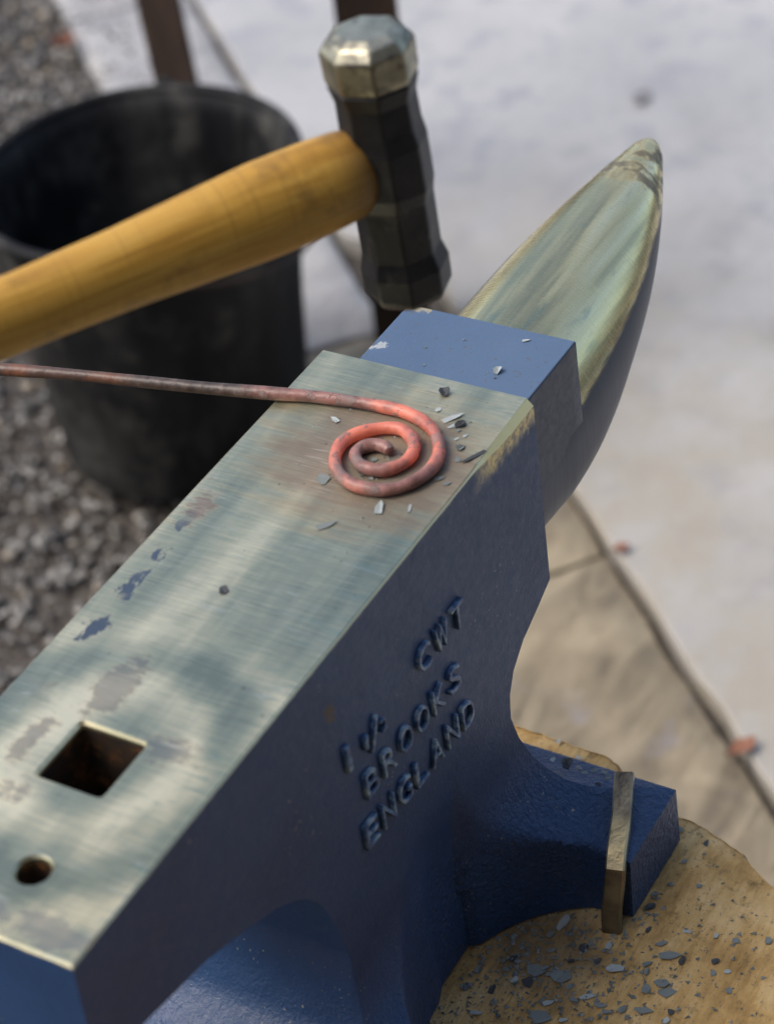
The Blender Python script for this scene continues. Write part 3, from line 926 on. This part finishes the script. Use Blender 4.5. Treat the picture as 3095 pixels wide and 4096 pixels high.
# ------------------------------------------------------------------ scrolled iron bar
SCR = [(-0.0391, 0.0506), (-0.0353, 0.0351), (-0.0326, 0.0191), (-0.0311, 0.0061), (-0.0306, -0.0057), (-0.0328, -0.0155), (-0.0368, -0.0236), (-0.0427, -0.0298), (-0.0499, -0.0343), (-0.0578, -0.0364), (-0.0656, -0.0354), (-0.0722, -0.0325), (-0.0776, -0.0274), (-0.0802, -0.0206), (-0.0804, -0.0124), (-0.0776, -0.0049), (-0.0723, 0.0011), (-0.0661, 0.0047), (-0.0591, 0.0063), (-0.0527, 0.0047), (-0.0471, 0.0002), (-0.0429, -0.0059), (-0.0418, -0.0121), (-0.0446, -0.0183), (-0.0493, -0.0226), (-0.0561, -0.0247), (-0.0621, -0.0236), (-0.0671, -0.0197), (-0.0692, -0.0143), (-0.0685, -0.0088), (-0.0652, -0.0043), (-0.0615, -0.0024), (-0.0575, -0.0035), (-0.0545, -0.0074), (-0.0547, -0.0126), (-0.0565, -0.0150)]
rodpts = [(-0.118, 0.390), (-0.0885, 0.265), (-0.0671, 0.1764), (-0.0592, 0.1442), (-0.0525, 0.1114), (-0.0460, 0.0801)] + SCR
def rz(i): return 0.0034
path = catmull([Vector((x, y, 0.0030)) for x, y in rodpts], 7)
def rodrad(f):
    r = 0.0027 + 0.00016*math.sin(f*55) + 0.0001*math.sin(f*143)
    if f > 0.975: r *= 1 - 0.18*(f - 0.975)/0.025
    return r
V, F = tube(path, rodrad, 14)
bar = obj('scrolled_iron_bar', V, F, MAT['iron'], None, True)
tag(bar, 'round iron bar with its red hot end curled into a spiral on the anvil face', 'iron bar')
heat = []
npth = len(path)
lens = [0]
for a, b in zip(path, path[1:]): lens.append(lens[-1] + (b - a).length)
tot = lens[-1]
for i in range(npth):
    dist = tot - lens[i]          # metres from the tip of the spiral
    hh = interp(dist, [0, 0.012, 0.035, 0.05, 0.09, 0.12, 0.155, 0.185, 0.21, 0.24, 0.265, 0.30], [0.28, 0.34, 0.45, 0.72, 0.82, 0.62, 0.42, 0.84, 0.70, 0.45, 0.28, 0.0])
    heat += [hh]*14
at = bar.data.attributes.new('glow', 'FLOAT', 'POINT'); at.data.foreach_set('value', heat)

# ------------------------------------------------------------------ hammer
HP = Vector((-0.0704, -0.0422, 0.1527)); HA = Vector((-0.0170, 0.0300, 0.9994)).normalized()
HD = Vector((-0.84966, 0.52644, -0.03060)).normalized()
HD = (HD - HA*HD.dot(HA)).normalized(); HS = HA.cross(HD).normalized()
hammer = empty('hammer', HP - HA*0.055)
tag(hammer, 'forging hammer with thick yellow wooden handle and black head raised over the anvil', 'hammer')
prof = [(-0.0575, 0.0112, 0.0112), (-0.0560, 0.0134, 0.0134), (-0.0530, 0.0152, 0.0152), (-0.0430, 0.0154, 0.0154), (-0.0365, 0.0136, 0.0134), (-0.0150, 0.0138, 0.0138), (-0.0090, 0.0146, 0.0158), (0.0090, 0.0146, 0.0158), (0.0150, 0.0138, 0.0138), (0.0260, 0.0136, 0.0134), (0.0310, 0.0148, 0.0148), (0.0330, 0.0152, 0.0152)]
def hsec(s, a, b, k=0.42):
    pts = []
    for q in range(8):
        an = math.pi/8 + q*math.pi/4
        pts.append((math.cos(an)*1.08, math.sin(an)*1.08))
    return [HP + HA*s + HD*(a*u) + HS*(b*v) for u, v in pts]
V, F = loft([hsec(*p) for p in prof], cap0=True, cap1=True)
ho = obj('head', V, F, MAT['hammer'], hammer, True, 12)
bmod = ho.modifiers.new('bevel', 'BEVEL'); bmod.width = 0.0007; bmod.segments = 2; bmod.limit_method = 'ANGLE'; bmod.angle_limit = math.radians(20)
prof2 = [(0.0332, 0.0150, 0.0150), (0.0355, 0.0156, 0.0156), (0.0462, 0.0158, 0.0158), (0.0500, 0.0128, 0.0128), (0.0516, 0.0090, 0.0090), (0.0521, 0.0030, 0.0030)]
V, F = loft([hsec(*p) for p in prof2], cap0=True, cap1=True)
po = obj('polished_face', V, F, MAT['hammer_polish'], ho, True, 12)
bm_ = po.modifiers.new('bevel', 'BEVEL'); bm_.width = 0.0008; bm_.segments = 2; bm_.limit_method = 'ANGLE'; bm_.angle_limit = math.radians(20)
# handle, oval, swelling and thinning
hl = [(-0.012, 0.0088, 0.0075), (0.0, 0.0090, 0.0078), (0.0100, 0.0140, 0.0112), (0.0128, 0.0166, 0.0130), (0.018, 0.0172, 0.0136), (0.030, 0.0180, 0.0142), (0.050, 0.0182, 0.0142), (0.075, 0.0168, 0.0132), (0.105, 0.0150, 0.0120), (0.14, 0.0140, 0.0112), (0.19, 0.0140, 0.0112), (0.24, 0.0136, 0.0116), (0.29, 0.0142, 0.0122), (0.315, 0.0130, 0.0112), (0.322, 0.0090, 0.008)]
hs_, ha_, hb_ = zip(*hl)
loops = []; al = []; ar = []
NSEG = 28
for i in range(100):
    s = -0.012 + (0.322 + 0.012)*i/99
    a = interp(s, hs_, ha_); b = interp(s, hs_, hb_)
    loops.append([HP + HD*s + HA*(a*math.cos(q)) + HS*(b*math.sin(q)) for q in [2*math.pi*k/NSEG for k in range(NSEG)]])
    al += [s]*NSEG; ar += [math.cos(2*math.pi*k/NSEG) + 0.3*math.sin(2*math.pi*k/NSEG) for k in range(NSEG)]
V, F = loft(loops, cap0=True, cap1=True)
hn = obj('handle', V, F, MAT['handle'], hammer, True, 60)
a1 = hn.data.attributes.new('along', 'FLOAT', 'POINT'); a1.data.foreach_set('value', al)
a2 = hn.data.attributes.new('around', 'FLOAT', 'POINT'); a2.data.foreach_set('value', ar)

# ------------------------------------------------------------------ bucket
BX, BY, RT, RB, BH = 0.7248, 0.7560, 0.1516, 0.1168, 0.2888
bucket = empty('bucket', (BX, BY, ZG))
tag(bucket, 'black rubber bucket with rolled rim standing on the gravel behind the anvil', 'bucket')
def bring(r, z, n=72): return [Vector((BX + r*math.cos(2*math.pi*i/n), BY + r*math.sin(2*math.pi*i/n), ZG + z)) for i in range(n)]
prf = [(RB*0.55, 0.004), (RB*0.96, 0.003), (RB, 0.0), (RB + 0.002, 0.004)]
for i in range(1, 12): prf.append((RB + (RT - 0.006 - RB)*i/12, BH*i/12))
prf += [(RT - 0.006, BH - 0.004), (RT - 0.010, BH - 0.006)]
for i in range(11, 0, -1): prf.append((RB - 0.005 + (RT - 0.008 - RB)*i/12, BH*i/12))
prf += [(RB*0.6, 0.010)]
V, F = loft([bring(r, z) for r, z in prf], cap0=True, cap1=True)
V = [(x + 0.0012*mnoise.noise(Vector((x*20, y*20, z*14))), y + 0.0012*mnoise.noise(Vector((x*20, y*20, z*14 + 7))), z) for x, y, z in V]
obj('bucket_wall', V, F, MAT['bucket'], bucket, True, 60)
loops = []
for q in range(11):
    a = 2*math.pi*q/10
    loops.append(bring(RT - 0.0055 + 0.0055*math.cos(a), BH - 0.0055 + 0.0055*math.sin(a)))
V, F = loft(loops)
obj('rim', V, F, MAT['bucket'], bucket, True)
V, F = loft([bring(RB + (RT - RB)*0.52 - 0.010, BH*0.55), bring(0.05, BH*0.55)], cap1=True)
obj('water', V, F, MAT['water'], bucket, True)
ea = math.atan2(0.40, 0.92)
for s in (ea, ea + math.pi):
    c = Vector((BX + (RT - 0.002)*math.cos(s), BY + (RT - 0.002)*math.sin(s), ZG + BH - 0.016))
    rad = Vector((math.cos(s), math.sin(s), 0)); tn = Vector((-math.sin(s), math.cos(s), 0))
    lp = []
    for dd, kk in ((-0.004, 1.0), (0.003, 1.0), (0.006, 0.7)):
        lp.append([c + rad*dd + tn*(0.012*kk*math.cos(a)) + Vector((0, 0, 0.020*kk*math.sin(a))) for a in [2*math.pi*k/16 for k in range(16)]])
    V, F = loft(lp, cap0=True, cap1=True)
    obj('handle_ear', V, F, MAT['bucket'], bucket, True, 40)
ends = [Vector((BX + (RT + 0.004)*math.cos(s), BY + (RT + 0.004)*math.sin(s), ZG + BH - 0.014)) for s in (ea, ea + math.pi)]
wp = []
for i in range(41):
    a = math.pi*i/40
    s = ea - a
    k = math.sin(a)
    wp.append(Vector((BX + (RT + 0.005 + 0.004*k)*math.cos(s), BY + (RT + 0.005 + 0.004*k)*math.sin(s), ZG + BH - 0.014 - 0.05*k)))
V, F = tube(wp, 0.0022, 8)
obj('wire_handle', V, F, MAT['post'], bucket, True)

# ------------------------------------------------------------------ steel stand whose two legs come into view
stand = empty('steel_stand', (1.0, 0.80, ZG))
tag(stand, 'rusty brown angle iron stand, two legs seen behind the bucket and hammer', 'stand')
def leg(base, topp, w, rot):
    ax = (topp - base).normalized()
    u = Vector((math.cos(rot), math.sin(rot), 0)); u = (u - ax*u.dot(ax)).normalized(); v = ax.cross(u)
    th = 0.006
    sec = [(0, 0), (w, 0), (w, th), (th*1.6, th), (th, th*1.6), (th, w), (0, w)]
    lp = []
    for f in (0.0, 0.25, 0.5, 0.75, 1.0):
        c = base + (topp - base)*f
        lp.append([c + u*(a - w/2) + v*(b - w/2) for a, b in sec])
    V, F = loft(lp, cap0=True, cap1=True)
    o = obj('leg', V, F, MAT['post'], stand, True, 30)
    return o
vdir = CF.copy(); vdir.z = 0; vdir.normalize()
base_rot = math.atan2(vdir.y, vdir.x)
b2 = Vector((0.9477, 0.6360, ZG)); t2 = Vector((0.925, 0.6125, -0.378)); t2 = b2 + (t2 - b2)*((0.12 - ZG)/(t2.z - b2.z))
leg(b2, t2, 0.057, base_rot + math.radians(250))
b1 = Vector((1.0935, 0.9621, ZG)); t1 = Vector((1.062, 0.965, 0.12))
leg(b1, t1, 0.056, base_rot + math.radians(232))
bm = bmesh.new()
d = (t1 - t2); L = d.length; u = d.normalized(); w = u.cross(Vector((0, 0, 1))).normalized()
P = [t2 - u*0.04, t1 + u*0.04]
lp = [[p + w*a + Vector((0, 0, b)) for a, b in ((-0.03, 0), (0.03, 0), (0.03, 0.006), (-0.024, 0.006), (-0.024, 0.05), (-0.03, 0.05))] for p in P]
bm.free()
V, F = loft(lp, cap0=True, cap1=True)
obj('top_rail', V, F, MAT['post'], stand, True, 30)

# ------------------------------------------------------------------ fallen leaves
def leaf(name, loc, L, W, rot, mat, label, curl=0.3):
    V, F = [], []
    n = 10
    for i in range(n+1):
        u = i/n
        hw = W*math.sin(math.pi*u**0.8)*(1 + 0.25*math.sin(u*23))
        for j in range(-2, 3):
            k = j/2
            V.append((L*(u - 0.5), hw*k, 0.002 + curl*W*(k*k) + 0.25*curl*L*(u - 0.5)**2*3 + 0.0008*math.sin(9*u + 3*k)))
    for i in range(n):
        for j in range(4): F.append((i*5 + j, (i+1)*5 + j, (i+1)*5 + j + 1, i*5 + j + 1))
    V2 = [(x, y, z + 0.0006) for x, y, z in V]
    nb = len(V)
    F2 = F + [tuple(nb + q for q in reversed(f)) for f in F]
    o = obj(name, V + V2, F2, mat, None, True)
    o.location = loc; o.rotation_euler = (0.1, 0.08, rot)
    return tag(o, label, 'leaf', 'leaves fallen on the paving')
leaf('fallen_leaf', (1.319, 1.336, ZG + 0.004), 0.042, 0.013, 0.2, MAT['leaf'], 'orange fallen leaf at the edge of the gravel behind the bucket', 0.7)
leaf('fallen_leaf', (0.522, 0.098, ZG + 0.002), 0.028, 0.008, 2.6, MAT['leaf'], 'orange fallen leaf on the joint beside the stump', 0.4)
leaf('fallen_leaf', (0.706, 0.289, ZG + 0.002), 0.016, 0.006, 2.4, MAT['leaf'], 'tiny orange leaf fragment in the paving joint beside the anvil waist', 0.4)
leaf('fallen_leaf', (1.426, 0.604, ZG + 0.001), 0.040, 0.008, 0.1, MAT['leaf_grey'], 'grey leaf on the pale concrete beyond the horn tip', 0.3)

# ------------------------------------------------------------------ scale flakes
def flake_mesh(seed, curl):
    r = random.Random(seed)
    n = 6 if seed % 2 else 7
    rim = []
    for k in range(n):
        a = 2*math.pi*k/n + r.uniform(-0.35, 0.35)
        q = r.uniform(0.55, 1.05)
        rim.append((0.5*q*math.cos(a), 0.5*q*math.sin(a)))
    V = [(x, y, curl*(y*y*2.2) + 0.05*r.uniform(-1, 1)) for x, y in rim] + [(0, 0, 0)]
    V += [(x, y, z + 0.12) for x, y, z in V]
    F = []
    for k in range(n):
        j = (k+1) % n
        F += [(k, j, n)[::-1], (n+1+k, n+1+j, n+1+n), (k, j, n+1+j, n+1+k)]
    me = bpy.data.meshes.new('scale_flake')
    me.from_pydata(V, [], F)
    bm = bmesh.new(); bm.from_mesh(me); bmesh.ops.recalc_face_normals(bm, faces=bm.faces); bm.to_mesh(me); bm.free()
    return me
FM = {}
for key in ('flake', 'flake_pale', 'flake_dark'):
    FM[key] = []
    for i in range(6):
        me = flake_mesh(i*7 + len(key), [0.2, 0.6, 1.0, 0.35, 0.8, 0.1][i]); me.materials.append(MAT[key]); FM[key].append(me)
def flake(x, y, z, L, W, rot, key, variant, label, group, h=None, tilt=0.0):
    o = bpy.data.objects.new('scale_flake', FM[key][variant % 6])
    col.objects.link(o)
    H = h or W*0.55
    o.location = (x, y, z + 0.0002); o.scale = (L, W, H)
    o.rotation_euler = (rnd.uniform(-0.08, 0.08) + tilt, rnd.uniform(-0.08, 0.08), rot)
    return tag(o, label, 'scale flake', group)
IMG = -0.95
GF = 'scale flakes on the anvil face'
face_fl = [(-0.0102, -0.0150, 0.0052, 0.0042, 0.6, 'flake_dark', 2, 'curled dark scale flake on the anvil face just beyond the spiral', 0.004),
 (-0.0248, -0.0262, 0.0105, 0.0036, -0.62, 'flake_pale', 1, 'long pale scale flake just past the far right turn of the spiral', 0.002),
 (-0.0275, -0.0318, 0.0048, 0.0030, -0.5, 'flake_dark', 2, 'small dark curl of scale touching the end of the long pale flake', 0.003),
 (-0.0429, 0.0189, 0.0055, 0.0030, 1.2, 'flake_pale', 1, 'pale scale flake between the straight bar and the spiral', 0.002),
 (-0.0786, 0.0031, 0.0075, 0.0048, 0.9, 'flake', 0, 'grey scale flake against the left outside of the spiral', 0.002),
 (-0.0871, -0.0277, 0.0085, 0.0042, 0.4, 'flake_pale', 1, 'pale rounded scale flake below the near side of the spiral', 0.0032),
 (-0.0819, -0.0385, 0.0060, 0.0016, 0.3, 'flake_pale', 3, 'thin pale sliver of scale near the right edge below the spiral', 0.001),
 (-0.1040, -0.0121, 0.0090, 0.0038, -0.75, 'flake', 5, 'flat ragged grey flake lying alone nearer the square hole than the spiral', 0.0008),
 (-0.0429, -0.0475, 0.0140, 0.0024, -0.45, 'flake_dark', 3, 'long dark needle of scale at the right edge of the face', 0.0022),
 (-0.0412, -0.0394, 0.0042, 0.0028, -0.3, 'flake', 2, 'small curled grey flake between the spiral and the needle of scale', 0.003),
 (-0.1526, 0.0042, 0.0055, 0.0040, 0.9, 'flake_dark', 4, 'lone small dark flake in the middle of the anvil face', 0.0016)]
for x, y, L, W, r, k, v, lab, h in face_fl: flake(x, y, 0.0, L*1.25, W*1.25, r, k, v, lab, GF, h)
for x, y in ((-0.0705, -0.0095), (-0.0632, -0.0226), (-0.0713, -0.0143), (-0.0745, -0.0215), (-0.0655, -0.0125), (-0.0600, -0.0095), (-0.0755, -0.0045), (-0.0735, -0.0260)):
    flake(x, y, 0.0, rnd.uniform(0.003, 0.0055), rnd.uniform(0.002, 0.0035), rnd.uniform(0, 6), rnd.choice(['flake', 'flake_pale', 'flake']), rnd.randrange(6), 'small grey scale flake lying between the turns of the spiral', 'scale flakes between the turns of the spiral', 0.0012)
for x, y in ((-0.0212, -0.0177), (-0.0307, -0.0326), (-0.0330, -0.0370), (-0.0360, -0.0345), (-0.0613, -0.0405), (-0.0631, -0.0449), (-0.0480, -0.0415), (-0.0290, -0.0290)):
    flake(x, y, 0.0, rnd.uniform(0.003, 0.006), rnd.uniform(0.0018, 0.0035), rnd.uniform(-0.9, -0.3), rnd.choice(['flake', 'flake_pale']), rnd.randrange(6), 'small grey scale flake on the face between the spiral and the right edge', 'small flakes right of the spiral', 0.0009)
flake(0.0252, -0.0204, TZ, 0.0055, 0.0042, 0.2, 'flake_pale', 2, 'curled pale flake in the middle of the blue table', 'scale flakes on the blue table', 0.0035)
flake(0.0496, -0.0213, TZ, 0.0048, 0.0026, -0.9, 'flake_pale', 1, 'pale flake on the blue table close to the horn', 'scale flakes on the blue table', 0.0016)
for x, y in ((0.0085, -0.0300), (0.0120, -0.0240), (0.0205, -0.0215), (0.0180, 0.0120), (0.0300, 0.0180), (0.0410, 0.0050)):
    flake(x, y, TZ, rnd.uniform(0.0012, 0.0024), rnd.uniform(0.001, 0.0018), rnd.uniform(0, 6), rnd.choice(['flake', 'flake_dark']), rnd.randrange(6), 'tiny crumb of scale on the blue table', 'crumbs of scale on the blue table', 0.0008)
ZF = -0.1985
flake(-0.0173, -0.0600, -0.1955, 0.0075, 0.0060, 0.5, 'flake_dark', 2, 'biggest dark curled flake on the anvil foot', 'scale flakes on the anvil foot', 0.006)
flake(-0.0235, -0.0783, -0.1985, 0.0065, 0.0048, 1.4, 'flake_dark', 2, 'dark curled flake on the anvil foot against the bent bar', 'scale flakes on the anvil foot', 0.005)
flake(-0.0177, -0.0531, -0.1945, 0.0040, 0.0034, 0, 'flake_pale', 1, 'small pale flake on the anvil foot nearest the waist', 'scale flakes on the anvil foot', 0.0018)
for x, y in ((-0.0130, -0.0640), (-0.0150, -0.0675), (-0.0120, -0.0710), (-0.0165, -0.0735), (-0.0140, -0.0790), (-0.0110, -0.0760)):
    flake(x, y, -0.1995, rnd.uniform(0.003, 0.0055), rnd.uniform(0.002, 0.003), rnd.uniform(0, 6), 'flake', rnd.randrange(6), 'small flat grey flake on the far strip of the anvil foot', 'flat flakes on the anvil foot', 0.0008)

stump_fl = [(-0.0689, -0.0802), (-0.0772, -0.078), (-0.0778, -0.0945), (-0.0822, -0.1039), (-0.0726, -0.1049), (-0.0871, -0.0929), (-0.0967, -0.0685), (-0.1081, -0.0575), (-0.0829, -0.1124), (-0.0969, -0.0926), (-0.0981, -0.0813), (-0.1052, -0.0812), (-0.1067, -0.0752), (-0.116, -0.0686), (-0.0954, -0.0845), (-0.1022, -0.108), (-0.1007, -0.0986), (-0.1127, -0.0943), (-0.0879, -0.1299), (-0.0824, -0.1349), (-0.0863, -0.1392), (-0.0665, -0.1317), (-0.0672, -0.1375), (-0.062, -0.1256), (-0.0755, -0.1247), (-0.0787, -0.1262), (-0.0615, -0.151), (-0.0678, -0.1533), (-0.0644, -0.1582), (-0.0741, -0.1634), (-0.0469, -0.1552), (-0.0479, -0.1456), (-0.0244, -0.1271), (-0.0364, -0.1108), (0.0015, -0.1193), (-0.0132, -0.1148), (-0.0447, -0.112), (-0.0568, -0.1166), (-0.1026, -0.1253), (-0.1069, -0.1198), (-0.0994, -0.1338), (-0.1214, -0.0946), (-0.1181, -0.1046), (-0.0997, -0.1453), (-0.1196, -0.0563), (-0.1309, -0.0681), (-0.0413, -0.1677), (-0.0508, -0.1332), (-0.1044, -0.1156), (-0.0949, -0.1451), (-0.0743, -0.0965), (-0.1067, -0.1036), (0.0035, -0.1042)]
big = {0: (0.0095, 0.0035, 'flake_pale'), 8: (0.0095, 0.0048, 'flake_pale'), 9: (0.0100, 0.0075, 'flake'), 10: (0.0085, 0.007, 'flake'), 15: (0.0085, 0.0032, 'flake_pale'), 20: (0.0085, 0.0048, 'flake'), 19: (0.0060, 0.0060, 'flake'), 21: (0.0100, 0.0046, 'flake'), 26: (0.0045, 0.0032, 'flake_dark'), 41: (0.0100, 0.0070, 'flake'), 2: (0.0060, 0.0055, 'flake_dark'), 18: (0.0055, 0.0048, 'flake'), 40: (0.0085, 0.0032, 'flake'), 11: (0.0075, 0.0055, 'flake_dark')}
lab_big = {0: 'pale flat flake on the stump under the anvil foot, left of the bent bar', 8: 'bright folded flake on the stump just below the bent bar', 21: 'longest grey flake on the open right part of the stump', 26: 'single black flake on the right part of the stump',
           9: 'broad grey flake in the heap on the stump by the anvil base', 41: 'broad grey flake at the lower edge of the visible stump', 15: 'pale rolled flake low on the stump', 20: 'grey rolled flake below a round one on the stump', 19: 'round grey flake on the stump above a rolled one'}
for i, (x, y) in enumerate(stump_fl):
    if i in big: L, W, k = big[i]
    else: L, W, k = rnd.uniform(0.0032, 0.0062), rnd.uniform(0.002, 0.0036), rnd.choice(['flake', 'flake', 'flake', 'flake_pale', 'flake_dark'])
    L *= 1.25; W *= 1.25
    tone = {'flake': 'grey', 'flake_pale': 'pale', 'flake_dark': 'dark'}[k]
    if x > -0.05 and y > -0.13: zone = 'on the stump beside the outer end of the anvil foot'
    elif y > -0.10 and x > -0.09: zone = 'on the stump in the shade under the anvil foot'
    elif y > -0.10: zone = 'on the stump in the heap beside the anvil base'
    elif x > -0.075: zone = 'on the open stump to the right of the bent bar'
    elif y > -0.125: zone = 'on the stump a little below the bent bar'
    else: zone = 'on the stump low down at the right'
    flake(x, y, ZB - 0.0006, L, W, rnd.uniform(-1.3, 0.3), k, rnd.randrange(6), lab_big.get(i, tone + ' scale flake ' + zone), 'scale flakes on the stump', rnd.uniform(0.0010, 0.0022))
for x, y in ((0.028, -0.0403), (0.0248, -0.0385), (0.0342, -0.0263), (0.021, -0.050)):
    flake(x, y, ZB - 0.0004, 0.0045, 0.0032, rnd.uniform(0, 3), 'flake_pale', rnd.randrange(6), 'pale flake on the strip of stump behind the anvil foot', 'flakes behind the foot', 0.0012)

# crumbs of scale too small to count
def crumbs():
    Vs, Fs = [], []
    k = 0
    tet = np.array([(1, 0, 0), (-0.5, 0.8, 0), (-0.5, -0.8, 0), (0, 0, 0.7)])
    tf = np.array([(0, 2, 1), (0, 1, 3), (1, 2, 3), (2, 0, 3)])
    while k < 1900:
        x = nrng.uniform(-0.20, 0.01); y = nrng.uniform(-0.20, -0.05)
        dens = math.exp(-((x + 0.095)**2 + (y + 0.080)**2)/0.0020) + 0.06
        if nrng.random() > dens: continue
        dv = Vector((x - SC.x, y - SC.y)); an = math.atan2(dv.y, dv.x)
        rim_r = min(((math.atan2(q.y - SC.y, q.x - SC.x) - an + math.pi) % (2*math.pi) - math.pi, math.hypot(q.x - SC.x, q.y - SC.y)) for q in ol if abs((math.atan2(q.y - SC.y, q.x - SC.x) - an + math.pi) % (2*math.pi) - math.pi) < 0.06)[1]
        if dv.length > rim_r - 0.008: continue
        r = 0.0003 + 0.0019*nrng.random()**2.2; a = nrng.uniform(0, 6.28)
        q = tet*np.array([1, nrng.uniform(0.35, 1), 0.7])*r
        X = q[:, 0]*math.cos(a) - q[:, 1]*math.sin(a) + x; Y = q[:, 0]*math.sin(a) + q[:, 1]*math.cos(a) + y
        Vs.append(np.stack([X, Y, q[:, 2] + ZB - 0.0006], 1)); Fs.append(tf + 4*k); k += 1
    for _ in range(170):
        a = nrng.uniform(0, 6.28); rr = abs(nrng.normal(0, 0.026))
        x = -0.057 + rr*math.cos(a)*1.1; y = -0.015 + rr*math.sin(a)
        if abs(y) > 0.046: continue
        r = nrng.uniform(0.0003, 0.0011); a = nrng.uniform(0, 6.28)
        q = tet*np.array([1, nrng.uniform(0.5, 1), 0.8])*r
        X = q[:, 0]*math.cos(a) - q[:, 1]*math.sin(a) + x; Y = q[:, 0]*math.sin(a) + q[:, 1]*math.cos(a) + y
        Vs.append(np.stack([X, Y, q[:, 2]], 1)); Fs.append(tf + 4*k); k += 1
    me = bpy.data.meshes.new('scale_crumbs')
    me.from_pydata(np.concatenate(Vs).tolist(), [], np.concatenate(Fs).tolist())
    return link_mesh('scale_crumbs', me, MAT['flake'], None, False)
tag(crumbs(), 'fine grey crumbs of scale strewn over stump and anvil face', 'scale crumbs', kind='stuff')
